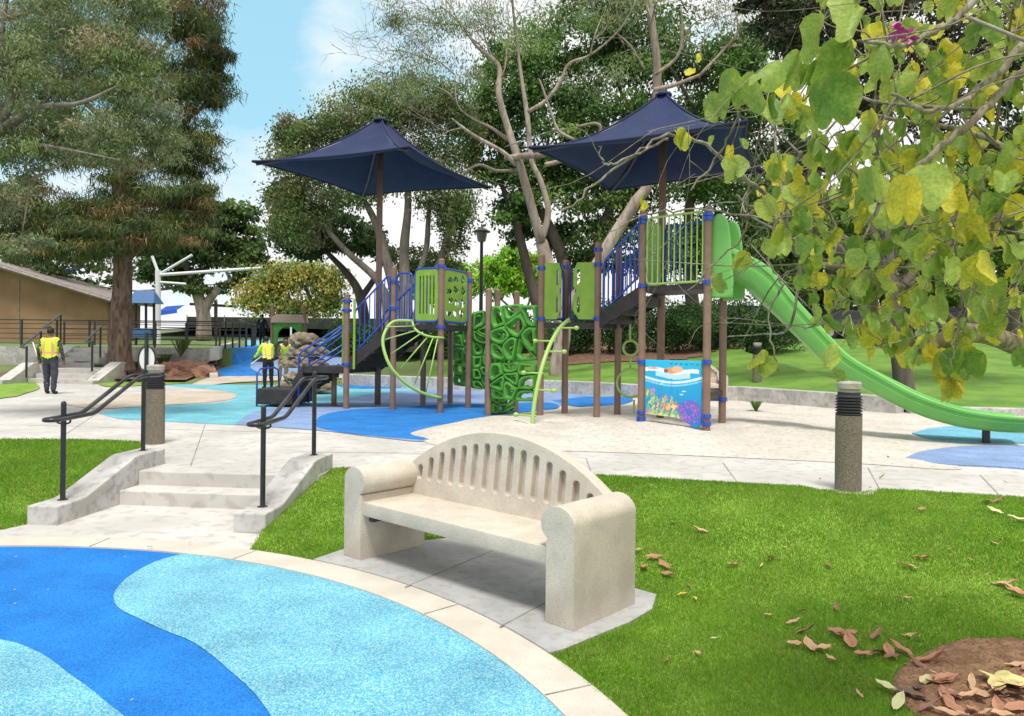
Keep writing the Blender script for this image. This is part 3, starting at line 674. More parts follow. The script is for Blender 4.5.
def picket(a, b, za, zb, h, n, mat, r=.013, frame=.02, name='railing', z_low=.08):
    """framed barrier between posts, bottom za->zb, bars"""
    a, b = Vector(a), Vector(b); d = (b-a).normalized(); a2, b2 = a+d*.09, b-d*.09
    A0, A1, B0, B1 = V3(a2, za+z_low), V3(a2, za+h), V3(b2, zb+z_low), V3(b2, zb+h)
    m_ = MB(); c = .07; dd_ = Vector((d.x, d.y, (zb-za)/(b-a).length)).normalized()*c; u = Vector((0, 0, c))
    m_.tube([A0+u, A0+u*.3+dd_*.3, A0+dd_, B0-dd_, B0-dd_*.3+u*.3, B0+u, B1-u, B1-dd_*.3-u*.3, B1-dd_, A1+dd_, A1+dd_*.3-u*.3, A1-u], frame, 10, closed=True)
    for k in range(1, n+1):
        t = k/(n+1); m_.tube([A0.lerp(B0, t), A1.lerp(B1, t)], r, 6, cap=False)
    return part(m_, name, mat, smooth=True, auto=R(50))
picket(Pn, Pp, HD, HD, 1.17, 9, M['green_l'], .013, .02, 'barrier', .03)
picket(Pn.lerp(Po, .0), Po, HD, HD, 1.17, 9, M['green_l'], .013, .02, 'barrier', .03)
picket(Po, Pq, HD, HD, 1.17, 9, M['blue_p'], .013, .02, 'barrier', .03)
# stair between middle deck and high deck
stair(Pl, Pm, Pn, Po, LD, HD, 3)
picket(Pl+Vector((.05,.0)), Pn, LD+.12, HD+.1, 1.02, 7, M['blue_p'])
picket(Pm, Po, LD+.12, HD+.1, 1.02, 7, M['blue_p'])
def flat_panel(a, b, z0, z1, outer, holes, th, mat, name, inset=.09, rim=None):
    """outer/holes in unit coordinates of the panel"""
    a, b = Vector(a), Vector(b); d = (b-a).normalized(); a2 = a+d*inset; Wd = (b-a).length-2*inset; H = z1-z0
    X = Matrix.Translation((a2.x, a2.y, Z1+z0)) @ Matrix.Rotation(math.atan2(d.y, d.x), 4, 'Z') @ Matrix.Rotation(R(90), 4, 'X')
    m_ = curve_panel([(x*Wd, y*H) for x, y in outer], [[(x*Wd, y*H) for x, y in h] for h in holes], th, .004, X, 1)
    o = part(m_, name, mat)
    if rim:
        m_ = MB(); m_.tube([X @ Vector((x*Wd*1.04-.02*Wd, y*H*1.04-.02*H, 0)) for x, y in outer], .021, 10, closed=True); part(m_, 'rim', rim, o, smooth=True)
    return o
def rrect(x0, y0, x1, y1, rx, ry, n=5):
    out = []
    for cx, cy, a0 in ((x1-rx, y1-ry, 0), (x0+rx, y1-ry, 90), (x0+rx, y0+ry, 180), (x1-rx, y0+ry, 270)):
        for k in range(n): a = R(a0+90*k/(n-1)); out.append((cx+rx*math.cos(a), cy+ry*math.sin(a)))
    return out
# left deck panels
mid = Pb.lerp(Pe, .42)
flat_panel(mid, Pe, LD+.05, LD+1.1, rrect(0, 0, 1, 1, .14, .09), [rrect(x-.035, .12, x+.035, .88, .03, .03) for x in (.2, .35, .5, .65, .8)], .025, M['green_p'], 'slotted_panel', .07, M['blue_p'])
blobs = []
random.seed(4)
for i in range(4):
    for j in range(3):
        cx, cy = .22+.28*j+random.uniform(-.04, .04), .16+.225*i+random.uniform(-.03, .03)
        blobs.append([(cx+(.10+.035*math.sin(3*a+i))*math.cos(a), cy+(.075+.03*math.cos(2*a+j))*math.sin(a)) for a in np.linspace(0, 2*math.pi, 12, endpoint=False)])
flat_panel(Pe, Pg, LD+.05, LD+1.1, rrect(0, 0, 1, 1, .14, .09), blobs, .025, M['green_p'], 'cutout_panel', .12, M['blue_p'])
picket(Pd, Pg, LD, LD, 1.05, 8, M['blue_p'])
# stair A-C to B-D with blue rails
stair(Pa, Pa+(Pd-Pb), Pb, Pd, .88, LD, 5)
picket(Pa+Vector((.08,0)), Pb, 1.12, LD+.06, .98, 6, M['blue_p']); picket(Pa+(Pd-Pb), Pd, 1.12, LD+.06, .98, 6, M['blue_p'])
# rail short piece B -> mid
picket(Pb, mid+(mid-Pb).normalized()*.05, LD, LD, 1.05, 2, M['blue_p'])
# green end boards by post A
for off_ in (Vector((.17, -.05)), Vector((-.13, .25))):
    c_ = Pa+off_; part(MB().box(V3(c_, 1.6), (.05, .14, 1.5), R(10)), 'end_board', M['green_p'], bevel=.01)
# lower landing and transfer station
Pd2 = Pd-Pb
A0, A1 = Pa, Pa+Pd2
bk = Vector((-.95, .10))
deck('landing', [Pa, Pa+Pd2, Pa+Pd2+bk, Pa+bk], .90, .14)
part(MB().tube([V3(Pa+bk*.7+Pd2*.5, -.05), V3(Pa+bk*.7+Pd2*.5, .8)], .06, 12), 'landing_leg', M['post'], smooth=True)
tq = g(256, 407); tq2 = g(292, 408)
tr = [tq, tq2, tq2+Vector((.15, 1.25)), tq+Vector((.15, 1.25))]
m_ = MB().prism([(p.x, p.y) for p in tr], Z1+.06, Z1+.40); tp_ = part(m_, 'transfer_platform', M['deck'], bevel=.03)
stair(tq2, tq2+Vector((.15, 1.0)), Pa+bk, Pa+bk+Pd2, .40, .90, 3)
for yo in (0.0, .9):
    b0 = V3(tq2+Vector((.12, yo*.9+.05)), .05); b1 = V3(Pa+Vector((-.1, yo+.02)), 1.78)
    a1 = b0+Vector((0, 0, 1.12)); b2_ = Vector((b1.x, b1.y, Z1+.35)) if False else V3(Pa+Vector((-.1, yo+.02)), .9)
    m_ = MB(); m_.tube([b0, a1-Vector((0, 0, .05)), a1+Vector((.06, 0, .04)), b1, b1+Vector((.06, 0, -.06)), b2_+Vector((.06, 0, 0))], .021, 10)
    lo = Vector((0, 0, -.42)); m_.tube([a1+lo, b1+lo], .018, 8)
    m_.tube([a1.lerp(b1, .0)+Vector((0,0,-.2)), b1+Vector((0, 0, -.05))], .016, 8)
    part(m_, 'transfer_handrail', M['blue_p'], smooth=True)
q0 = tq+Vector((-.02, .1)); m_ = MB(); m_.tube([V3(q0, .0), V3(q0, .72), V3(q0+Vector((.05, .08)), .82), V3(q0+Vector((.2, .55)), .84), V3(q0+Vector((.25, .68)), .78), V3(q0+Vector((.27, .7)), .38)], .02, 10); part(m_, 'grab_rail', M['blue_p'], smooth=True)
# fan climber
Rr = lambda px, py, Y: at(px, py, Y)
outer_px = [(413,321,15.2),(394,321.5,15.0),(385,332,14.8),(383,345,14.7),(389,364,14.6),(400,378,14.65),(411,387,14.75),(425,394,14.9),(441,398,15.1)]
inner_px = [(412,321,15.2),(415,329,15.0),(422,334,14.98),(432,337,15.0),(444,338,15.1)]
m_ = MB(); m_.tube([Vector(q) for q in bez([tuple(at(*q)) for q in outer_px], 4)], .032, 10); m_.tube([Vector(q) for q in bez([tuple(at(*q)) for q in inner_px], 3)], .024, 10)
for (x0_, y0_), (x1_, y1_) in (((386,327),(415,326)), ((385,339.5),(418,330)), ((391,354),(423,332)), ((400.6,368.5),(428,336.5)), ((415,383),(433,338)), ((426,392),(437.5,339))):
    m_.tube([at(x0_, y0_, 14.75), at(x1_, y1_, 15.0)], .014, 6)
part(m_, 'fan_climber', M['green_l'], smooth=True)
# green end panels around the pod climber opening
for a_, b_, mir in ((Pj, Pk, 0), (Pl, Pk, 1)):
    d_ = (Pl-Pj).normalized(); st_ = Pj if not mir else Pl-d_*.46
    flat_panel(st_, st_+d_*.44, LD+.06, LD+1.12, [(0, 0), (.75, 0), (1, .18), (1, .42), (.82, .5), (1, .58), (1, .85), (.85, 1), (0, 1)] if not mir else [(.0, .15), (.25, 0), (1, 0), (1, 1), (.15, 1), (0, .85), (0, .58), (.18, .5), (0, .42)],
               [rrect(.72, .12, .84, .40, .05, .03), rrect(.72, .6, .84, .88, .05, .03)] if not mir else [rrect(.16, .12, .28, .40, .05, .03), rrect(.16, .6, .28, .88, .05, .03)], .03, M['green_p'], 'entry_panel', .06 if not mir else .0)
picket(Pj, Pk, LD, LD, 1.05, 5, M['blue_p']); picket(Pk, Pm, LD, LD, 1.05, 7, M['blue_p'])
# pod climber
pc = [(.35, 12.75, -.05), (.40, 12.85, .45), (.52, 13.05, 1.0), (.68, 13.35, 1.42), (.87, 13.7, 1.72), (1.05, 13.98, 1.88)]
pc = [Vector((x, y, Z1+z)) for x, y, z in pc]; cc = [Vector(q) for q in bez([tuple(p) for p in pc], 6)]
pcl = part(MB().tube(cc, .036, 12), 'pod_climber', M['green_l'], smooth=True)
axn = Vector((.8, -.5, 0)).normalized()
for k in range(6):
    c_ = cc[3+k*4+(k % 2)]; sg = 1 if k % 2 else -1
    m_ = MB(); m_.tube([c_-axn*.06*sg, c_+axn*.34*sg], .016, 8); m_.ball(c_+axn*.34*sg, .05, 12, (1, 1, .8)); part(m_, 'pod', M['green_l'], pcl, smooth=True)
# mural panel
def mural(a, b, z0, z1):
    d = (b-a).normalized(); a2 = a+d*.08; Wd = (b-a).length-.16; H = z1-z0; nx_, ny_ = 110, 100
    u, v = np.meshgrid(np.linspace(0, 1, nx_), np.linspace(0, 1, ny_)); u = u.ravel(); v = v.ravel()
    low = np.interp(u, [0, .55, .68, .78, .88, .93, 1], [.12, .10, .08, .02, -.04, -.03, .03])
    vv = low+(1-low)*v
    col = np.zeros((len(u), 3)); col[:] = (.0, .36, .72)
    k = np.clip((vv-.1)/.9, 0, 1)[:, None]; col = (1-k)*np.array([.01, .23, .60])+k*np.array([.02, .52, .85])
    def put(mask, c, a_=1.0): col[mask] = col[mask]*(1-a_)+np.array(c)*a_
    surf = .72-.08*np.sin(np.pi*u)+.02*u
    put(np.abs(vv-surf) < .02, (.75, .92, 1.0), .9); put(np.abs(vv-surf+.05) < .013, (.35, .8, .95), .7)
    sandb = .86+.02*np.sin(u*9)-.03*(u-.5); put((vv > sandb-.06) & (vv < sandb) & (u < .95), (.95, .93, .86)); put((vv > sandb-.14) & (vv < sandb-.06) & (u > .2) & (u < .8), (.62, .86, .93), .8)
    put(((u-.48)/.13)**2+((vv-.84)/.05)**2 < 1, (.70, .36, .18)); put(((u-.58)/.1)**2+((vv-.86)/.05)**2 < 1, (.85, .50, .28)); put(((u-.38)/.04)**2+((vv-.83)/.03)**2 < 1, (.30, .10, .12)); put(((u-.15)/.1)**2+((vv-.87)/.015)**2 < 1, (.8, .4, .3))
    put((vv > .93) & (u > .45) & (np.sin(u*70) > -.2) & (vv < .955), (.04, .16, .10), .7)
    put((vv < .17) & (u < .7), (.80, .68, .40)); put((vv > .14+.012*np.sin(u*25)) & (vv < .2) & (u < .66), (.16, .42, .22), .8)
    rr = np.random.default_rng(3)
    pal = [(.10,.42,.16), (.55,.68,.10), (.05,.30,.22), (.60,.20,.45), (.35,.55,.18), (.75,.65,.15), (.22,.16,.50), (.08,.55,.42)]
    for _ in range(130):
        cx, cy = rr.uniform(0, .62), rr.uniform(.13, .52)*1; 
        if cy > .25+.30*(1-cx): continue
        hgt = rr.uniform(.02, .075); put(((u-cx-.01*np.sin((vv-cy)*60))/rr.uniform(.006, .018))**2+((vv-cy)/hgt)**2 < 1, pal[rr.integers(8)])
    for cx, cy, c, r_ in ((.36,.27,(.85,.22,.12),.05), (.56,.30,(.85,.18,.16),.05), (.42,.25,(.95,.5,.2),.035), (.14,.52,(.62,.22,.62),.05), (.52,.26,(.92,.75,.2),.03)):
        for _ in range(9): put(((u-cx-rr.normal(0, r_*.6))/.018)**2+((vv-cy-rr.normal(0, r_*.4))/.014)**2 < 1, c)
    put(((u-.80)/.20)**2+((vv-.20)/.19)**2 < 1, (.10, .12, .55), .8)
    for _ in range(160):
        a_ = rr.uniform(0, np.pi*2); q = rr.uniform(.2, 1)**.7; put(((u-.80-.19*q*np.cos(a_))/.010)**2+((vv-.2-.18*q*np.sin(a_))/.012)**2 < 1, [(.42,.10,.55), (.62,.15,.60), (.12,.20,.65), (.30,.08,.45)][rr.integers(4)])
    for cx, cy in ((.72,.66),(.70,.52),(.66,.47),(.3,.62)): put(((u-cx)/.035)**2+((vv-cy)/.010)**2 < 1, (.75, .93, .95), .8)
    for cx in (.2, .26, .31, .48, .59): put((np.abs(u-cx-.006*np.sin(vv*60)) < .004) & (vv > .3) & (vv < .62+.1*np.sin(cx*30)), (.03, .20, .45), .7)
    n_ = nx_*ny_; nrm = Vector((d.y, -d.x, 0)); V = []
    for s_ in (.010, -.010):
        V.append(np.c_[a2.x+d.x*Wd*u+nrm.x*s_, a2.y+d.y*Wd*u+nrm.y*s_, Z1+z0+H*vv])
    V = np.vstack(V); F_ = []
    for j in range(ny_-1):
        for i in range(nx_-1): q = j*nx_+i; F_.append((q, q+1, q+nx_+1, q+nx_)); F_.append((n_+q, n_+q+nx_, n_+q+nx_+1, n_+q+1))
    ring = list(range(nx_))+[j*nx_+nx_-1 for j in range(1, ny_)]+[(ny_-1)*nx_+i for i in range(nx_-2, -1, -1)]+[j*nx_ for j in range(ny_-2, 0, -1)]
    for i in range(len(ring)): a_, b_ = ring[i], ring[(i+1) % len(ring)]; F_.append((a_, a_+n_, b_+n_, b_))
    npmesh('sea_life_panel', V, F_, M['painted'], parent=ps, col=np.vstack([col, col]))
mural(Pn, Pp, .11, 1.17)
part(MB().box(V3(Pp.lerp(Pq, .5), .62), ((Pq-Pp).length, .04, .06), math.atan2((Pq-Pp).y, (Pq-Pp).x)), 'cross_bar', M['deck'])
# ring climber behind
rc = Pm.lerp(Po, .25)+Vector((-.05, .0)); m_ = MB(); rx = V3(rc, 0); Y_ = 14.3
m_.tube([at(634,424,Y_), at(634,400,Y_)], .02, 8)
for px_, py_, r_ in ((630.5,348,.14), (631,383,.27)):
    c_ = at(px_, py_, Y_); m_.tube([c_+Vector((r_*math.cos(a), 0, r_*math.sin(a))) for a in np.linspace(0, 2*math.pi, 24, endpoint=False)], .024, 8, closed=True)
m_.tube([at(630,341,Y_), at(630,318,Y_), at(634,313,Y_), at(640,311,Y_)], .022, 8); m_.tube([at(630.5,355,Y_), at(630.5,369,Y_)], .022, 8)
part(m_, 'ring_climber', M['green_l'], smooth=True)
# climbing nets: moulded sheets with polygon openings
def net(a, b, z0, z1, nx_, ny_, seed, inset=.08, bulge=.0):
    rr = random.Random(seed); d = (b-a).normalized(); Wd = (b-a).length-2*inset; H = z1-z0; a2 = a+d*inset
    # irregular cells: nearest-seed regions of jittered points
    seeds = [((i_+.5+rr.uniform(-.36, .36))/nx_*Wd, (j_+.5+rr.uniform(-.36, .36)+(.2 if i_ % 2 else -.2))/ny_*H) for i_ in range(nx_) for j_ in range(ny_)]
    cells = []
    for q_, sd_ in enumerate(seeds):
        poly = [(0, 0), (Wd*.5, -.04*rr.random()), (Wd, 0), (Wd, H), (Wd*.7, H+.07*rr.random()), (Wd*.3, H+.05*rr.random()), (0, H)]
        for k_, s2 in enumerate(seeds):
            if k_ == q_: continue
            mx_, my_ = (sd_[0]+s2[0])/2, (sd_[1]+s2[1])/2; nx2, ny2 = s2[0]-sd_[0], s2[1]-sd_[1]; out = []
            for a_, b_ in zip(poly, poly[1:]+poly[:1]):
                da, db = (a_[0]-mx_)*nx2+(a_[1]-my_)*ny2, (b_[0]-mx_)*nx2+(b_[1]-my_)*ny2
                if da <= 0: out.append(a_)
                if da*db < 0: t_ = da/(da-db); out.append((a_[0]+(b_[0]-a_[0])*t_, a_[1]+(b_[1]-a_[1])*t_))
            poly = out
            if len(poly) < 3: break
        if len(poly) >= 3: cells.append([(x_/Wd, y_/H) for x_, y_ in poly])
    X = Matrix.Translation((a2.x, a2.y, Z1+z0)) @ Matrix.Rotation(math.atan2(d.y, d.x), 4, 'Z') @ Matrix.Rotation(R(90), 4, 'X')
    mb = MB()
    for poly in cells:
        q0 = [Vector((x*Wd, y*H, 0)) for x, y in poly]; c_ = sum(q0, Vector())/len(q0); q, qi = [], []
        for a_, b_, p_ in zip(q0, q0[1:]+q0[:1], q0[-1:]+q0[:-1]):
            q += [a_, a_.lerp(b_, .28), a_.lerp(b_, .72)]; qi += [a_.lerp(a_.lerp(b_, .28).lerp(a_.lerp(p_, .28), .5), .8), a_.lerp(b_, .28), a_.lerp(b_, .72)]
        n = len(q)
        ring = []
        dep = rr.uniform(-.02, .05)
        for f_, z_ in ((1, -.045), (1, -.0), (.93, .045+dep), (.78, .05+dep), (.62, .0), (.60, -.04), (.70, -.055), (1, -.045)):
            rg = []
            for p_ in (q if f_ == 1 else qi):
                v_ = c_+(p_-c_)*f_; dx = (p_-c_).length
                if f_ < 1: v_ = c_+(p_-c_)*max(.25, 1-(1-f_)*.235/dx)
                rg.append(X @ Vector((v_.x, v_.y, z_+bulge*math.sin(math.pi*v_.x/Wd))))
            ring.append(rg)
        k = len(mb.v)
        for rg in ring: mb.v += [tuple(v_) for v_ in rg]
        for i in range(len(ring)-1):
            for j2 in range(n): a_ = k+i*n+j2; b2_ = k+i*n+(j2+1) % n; mb.f.append((a_, b2_, b2_+n, a_+n))
    return part(mb, 'climbing_panel', M['green_d'], smooth=True, auto=R(32))
net(Ph, Pj, 1.12, 2.16, 3, 3, 11); net(Ph, Pj, .34, 1.04, 3, 3, 12)
net(Ph, Pi, .02, .42, 3, 2, 13); net(Ph, Pi, .44, 1.2, 3, 2, 14); net(Ph, Pi, 1.22, 2.1, 3, 3, 15)
net(Pg, Ph2, .45, 1.15, 2, 3, 16); net(Pg, Ph2, 1.17, 2.1, 2, 3, 17); net(Pf+Vector((.05,-.1)), Ph2, .45, 2.05, 4, 5, 18)
# slide
sa = Pp.lerp(Pq, .5); cen = [None, tuple(at(748,282,12.5))]+[tuple(at(x_, y_, Y_)) for x_, y_, Y_ in ((763,296,12.47),(780,312,12.42),(814,346,12.27),(841,369,12.12),(878,389,11.9),(916,407,11.65),(954,419,11.42),(988,424,11.25),(1021,426,11.1))]
cen[0] = (sa.x+.0, sa.y+.0, Z1+HD+.30)
CL = [Vector(q) for q in bez(cen, 5)]; m_ = MB(); prof = []
wd = .33
prof = [(-wd-.075, .30), (-wd-.05, .345), (-wd-.01, .33), (-wd+.02, .17), (-wd*.72, .03), (-wd*.4, .0), (-.05, .0), (.05, .0), (wd*.4, .0), (wd*.72, .03), (wd-.02, .17), (wd+.01, .33), (wd+.05, .345), (wd+.078, .31), (wd+.074, .25), (wd+.045, .235), (wd+.042, .16), (wd+.072, .145), (wd+.06, .06), (wd*.98, -.02), (wd*.85, -.07), (wd*.5, -.09), (-wd*.5, -.09), (-wd*.85, -.07), (-wd-.06, .06), (-wd-.072, .145), (-wd-.045, .2)]
npf = len(prof); k0 = 0
for i, p in enumerate(CL):
    t = (CL[min(i+1, len(CL)-1)]-CL[max(i-1, 0)]).normalized(); side = Vector((t.y, -t.x, 0)).normalized(); up = side.cross(t).normalized()
    ht = 1.0-.55*i/(len(CL)-1)
    for x, z in prof: m_.v.append(tuple(p+side*x+up*z*(ht if z > .1 else 1)))
for i in range(len(CL)-1):
    for j in range(npf): j2 = (j+1) % npf; a_ = i*npf+j; b_ = i*npf+j2; m_.f.append((a_, a_+npf, b_+npf, b_))
m_.f.append(tuple(range(npf))); m_.f.append(tuple((len(CL)-1)*npf+j for j in range(npf))[::-1])
sl = part(m_, 'slide', M['slide'], smooth=True, auto=R(50))
# hood: tall side wings beside the entry
dS = (Pq-Pp).normalized(); nS = Vector((dS.y, -dS.x))
for off_, nm in ((.10, 'hood_wing'), ((Pq-Pp).length-.10, 'hood_wing')):
    c_ = Pp+dS*off_+nS*.02
    X = Matrix.Translation((c_.x, c_.y, Z1+HD-.25)) @ Matrix.Rotation(math.atan2(nS.y, nS.x), 4, 'Z') @ Matrix.Rotation(R(90), 4, 'X')
    pts_ = [(0, 0)]+[(x_, y_) for x_, y_ in bez([(.0, .1), (-.02, .7), (.0, 1.2), (.06, 1.34), (.16, 1.37), (.26, 1.27), (.31, 1.0), (.33, .74), (.35, .50), (.37, .30), (.36, .02)], 4)]
    part(curve_panel([(float(x_), float(y_)) for x_, y_ in pts_], [], .07, .03, X, 3), nm, M['slide'], sl, smooth=True, auto=R(60))
m_ = MB(); m_.tube([V3(Pp+dS*.1+nS*.05, HD+1.05), V3(Pq-dS*.1+nS*.05, HD+1.05)], .03, 10); part(m_, 'grab_bar', M['slide'], sl, smooth=True)
fb = W(986, 443, Z1); ft = at(986, 424, fb.y); part(MB().tube([(fb.x, fb.y, Z1-.05), (fb.x, fb.y, Z1+.27)], .055, 12), 'support_leg', M['black'], sl, smooth=True, auto=R(40))
# canopies
def canopy(pc_, post_xy, corners, zc, zp, hub):
    """four-cornered hip sail with concave edges"""
    N_ = 14; mb = MB(); seam = MB(); frame = MB(); pk = Vector((post_xy.x, post_xy.y, zp)); cs = [Vector((c[0], c[1], zc)) for c in corners]
    prof = lambda t: 1-(1-(1-t)**1.55)          # height drop, concave slope
    def pt(i, a, t):
        A, Bv = cs[i], cs[(i+1) % 4]; e = A.lerp(Bv, a); ctr = Vector((pk.x, pk.y, zc)); sagi = .16*4*a*(1-a)*.55
        e = e.lerp(ctr, sagi); x = pk.lerp(e, t); x.z = zc+(zp-zc)*((1-t)**1.7)+(-.10*math.sin(math.pi*t)*(4*a*(1-a))); return x
    idx = {}
    for i in range(4):
        k = len(mb.v)
        for r_ in range(N_+1):
            for q in range(N_+1): mb.v.append(tuple(pt(i, q/N_, max(r_/N_, .03))))
        for r_ in range(N_):
            for q in range(N_): a_ = k+r_*(N_+1)+q; mb.f.append((a_, a_+N_+1, a_+N_+2, a_+1))
    # thickness
    sh = part(mb, 'shade_sail', M['canvas'], smooth=True, auto=R(50)); md = None
    bm = bmesh.new(); bm.from_mesh(sh.data); bmesh.ops.remove_doubles(bm, verts=bm.verts, dist=.001); bmesh.ops.recalc_face_normals(bm, faces=bm.faces[:]); bmesh.ops.solidify(bm, geom=bm.faces[:], thickness=.006); bm.to_mesh(sh.data); bm.free()
    for f_ in sh.data.polygons: f_.use_smooth = True
    for i in range(4):
        seam.tube([pt(i, q/N_, 1)+Vector((0, 0, -.01)) for q in range(N_+1)], .022, 6)
        seam.tube([pt(i, 0, t)+Vector((0, 0, .004)) for t in np.linspace(.05, 1, 12)], .018, 6)
    part(seam, 'hem', M['seam'], sh, smooth=True)
    for i in range(4):
        fr_ = MB(); fr_.tube([pk-Vector((0, 0, .5))]+[pt(i, 0, t)-Vector((0, 0, .07)) for t in (.3, .6, .97)], [.045, .042, .035, .028], 8); part(fr_, 'rafter', M['steel'], sh, smooth=True)
    part(MB().tube([V3(post_xy, -.1), Vector((pk.x, pk.y, zp-.25))], .07, 16), 'canopy_post', M['post'], smooth=True)
    part(MB().lathe((pk.x, pk.y, zp-.05), [(.16, -.04), (.14, .0), (.06, .06)], 16), 'crown_cap', M['seam'], sh, smooth=True)
def cpt(px, py, z):
    a, b = px-512, 345-py; Y = (z-EYE)*FOC/(a*_s+b*_c); v = at(px, py, Y); return (v.x, v.y)
zc1 = 5.6; canopy(None, Pc, [cpt(252,161,zc1), cpt(409,146,zc1), cpt(491,187,zc1), cpt(362,195,zc1)], zc1, 6.86, None)
zc2 = 5.1; canopy(None, Po, [cpt(529,147,zc2), cpt(747,120,zc2), cpt(764,171,zc2), cpt(609,190,zc2)], zc2, 6.42, None)

# ================================================================== surroundings
_hx = [-3, 1.8, 3.5, 6.1, 8.5, 13, 30]; _hy = [23.7, 22.0, 20.5, 19.95, 16.4, 15.75, 15]
def hill_z(x, y):
    x = np.asarray(x, float); y = np.asarray(y, float); v = y-np.interp(x, _hx, _hy)
    z = .62-.22*np.clip((x-8.6)/.3, 0, 1)+np.minimum(.088*v+.04*np.sin(x*.5)*np.clip(v/6, 0, 1), 1.75)
    k = np.clip((x+3)/3, 0, 1); return terr(x, y)*(1-k)+z*k
hx = np.concatenate([np.arange(-3, 14, .5), np.arange(14, 41, 3)]); hv = np.concatenate([np.arange(0, 22, .7), [26, 34, 50, 80, 140]])
HX, HV = np.meshgrid(hx, hv); HY = HV+np.interp(HX, _hx, _hy); HZ = hill_z(HX, HY)
F_ = [(j*len(hx)+i, j*len(hx)+i+1, (j+1)*len(hx)+i+1, (j+1)*len(hx)+i) for j in range(len(hv)-1) for i in range(len(hx)-1)]
M['lawn_far'] = pm('lawn_far', (.085,.20,.018), .95, (.14,.27,.03), 1.2, (.18,.24,.06), 9, .35, bump=.6, bscale=25, bdist=.04)
o = tag(npmesh('rising_lawn', np.c_[HX.ravel(), HY.ravel(), HZ.ravel()], F_, M['lawn_far']), kind='structure')
def onH(px, py):
    Y = 15.0
    while Y < 90:
        p = at(px, py, Y)
        if p.z <= float(hill_z(p.x, p.y)): return p
        Y += .05
    return at(px, py, 90)
def wallrun(name, pts, z0, h, th, label, mat, cat='wall'):
    mb = MB(); n = len(pts); P = [Vector(p) for p in pts]; Lf, Rt = [], []
    for i in range(n):
        d = (P[min(i+1, n-1)]-P[max(i-1, 0)]).normalized(); q = Vector((-d.y, d.x))*th/2; Lf.append(P[i]+q); Rt.append(P[i]-q)
    poly = [(p.x, p.y) for p in Lf]+[(p.x, p.y) for p in Rt[::-1]]; mb.prism(poly, z0, z0+h)
    return tag(mb.build(name, mat, origin=(P[0].x, P[0].y, z0), bevel=.02), label, cat)
wallrun('low_wall', [(-5.6, 25.2), (-3, 23.7), (1.8, 21.85), (3.45, 20.35), (6.05, 19.8), (8.4, 16.2)], Z1-.05, .42, .3, 'low grey concrete seat wall between the sand and the rising lawn', M['wall_conc'])
wallrun('low_wall', [(8.62, 16.3), (13, 15.6), (29, 14.8)], Z1-.05, .22, .3, 'very low concrete kerb wall behind the slide exit on the right', M['wall_conc'])
# mulch bed under the hedge
def drape_h(name, poly, mat, lift):
    px = [p[0] for p in poly]; py = [p[1] for p in poly]; x = np.arange(min(px), max(px), .35); y = np.arange(min(py), max(py), .35)
    V, F2, ids = [], [], {}
    for i in range(len(x)):
        for j in range(len(y)):
            if inpoly(np.array([x[i]+.17]), np.array([y[j]+.17]), poly)[0]:
                f = []
                for a, b in ((i, j), (i+1, j), (i+1, j+1), (i, j+1)):
                    if (a, b) not in ids: ids[a, b] = len(V); xx = min(px)+a*.35; yy = min(py)+b*.35; V.append((xx, yy, float(hill_z(xx, yy))+lift))
                    f.append(ids[a, b])
                F2.append(f)
    return tag(npmesh(name, V, F2, mat), kind='structure')
drape_h('mulch_bed', [tuple(onH(*q)[:2]) for q in ((560,366),(640,362),(700,357),(745,346),(775,340))]+[(14, 33), (0, 33)], M['bark_mulch'], .03)
# mulch circle on the near lawn
mb = MB(); nR, nA = 30, 150; mb.v.append((MC[0], MC[1], float(lawn_z(MC[0], MC[1]))+.02))
for i in range(1, nR+1):
    for j in range(nA):
        a = 2*math.pi*j/nA; r = MR*i/nR*(1+.03*math.sin(5*a)); x, y = MC[0]+r*math.cos(a), MC[1]+r*math.sin(a); mb.v.append((x, y, float(lawn_z(x, y))+.012+(random.uniform(-.006, .012)+.022*float(vnoise(np.array([x]), np.array([y]), 7, 2)[0]) if i < nR else -.004)))
for j in range(nA): mb.f.append((0, 1+j, 1+(j+1) % nA))
for i in range(nR-1):
    for j in range(nA): a = 1+i*nA+j; b = 1+i*nA+(j+1) % nA; mb.f.append((a, a+nA, b+nA, b))
tag(mb.build('soil_circle', M['soil'], smooth=True), kind='structure')

# retaining wall, terrace fence, far steps
rw = [(-40, 29.0), (-30, 29.0), (-17.5, 29.0), (-11.4, 29.0), (-10.85, 28.6), (-10.7, 27.6), (-10.75, 26.6)]
wallrun('retaining_wall', rw[:4], .2, 1.25, .22, 'grey concrete retaining wall below the black terrace fence', M['wall_conc'])
kb = MB(); kp = [Vector(onT(*q)) for q in ((214,379),(209,366),(210,357),(219,350),(236,344.5))]
kp2 = [Vector(q) for q in bez([tuple(k) for k in kp], 5)]
Lf = []; Rt = []
for i in range(len(kp2)):
    d = (kp2[min(i+1, len(kp2)-1)]-kp2[max(i-1, 0)]); d.z = 0; d.normalize(); q = Vector((-d.y, d.x, 0))*.13; Lf.append(kp2[i]+q); Rt.append(kp2[i]-q)
for i in range(len(kp2)): kb.v += [tuple(Lf[i]-Vector((0,0,.3))), tuple(Lf[i]+Vector((0,0,.16))), tuple(Rt[i]+Vector((0,0,.16))), tuple(Rt[i]-Vector((0,0,.3)))]
for i in range(len(kp2)-1):
    for k in range(3): kb.f.append((i*4+k, i*4+k+1, i*4+5+k, i*4+4+k)[::-1])
kb.f.append((0, 1, 2, 3))
tag(kb.build('path_kerb', M['curb']), kind='structure')
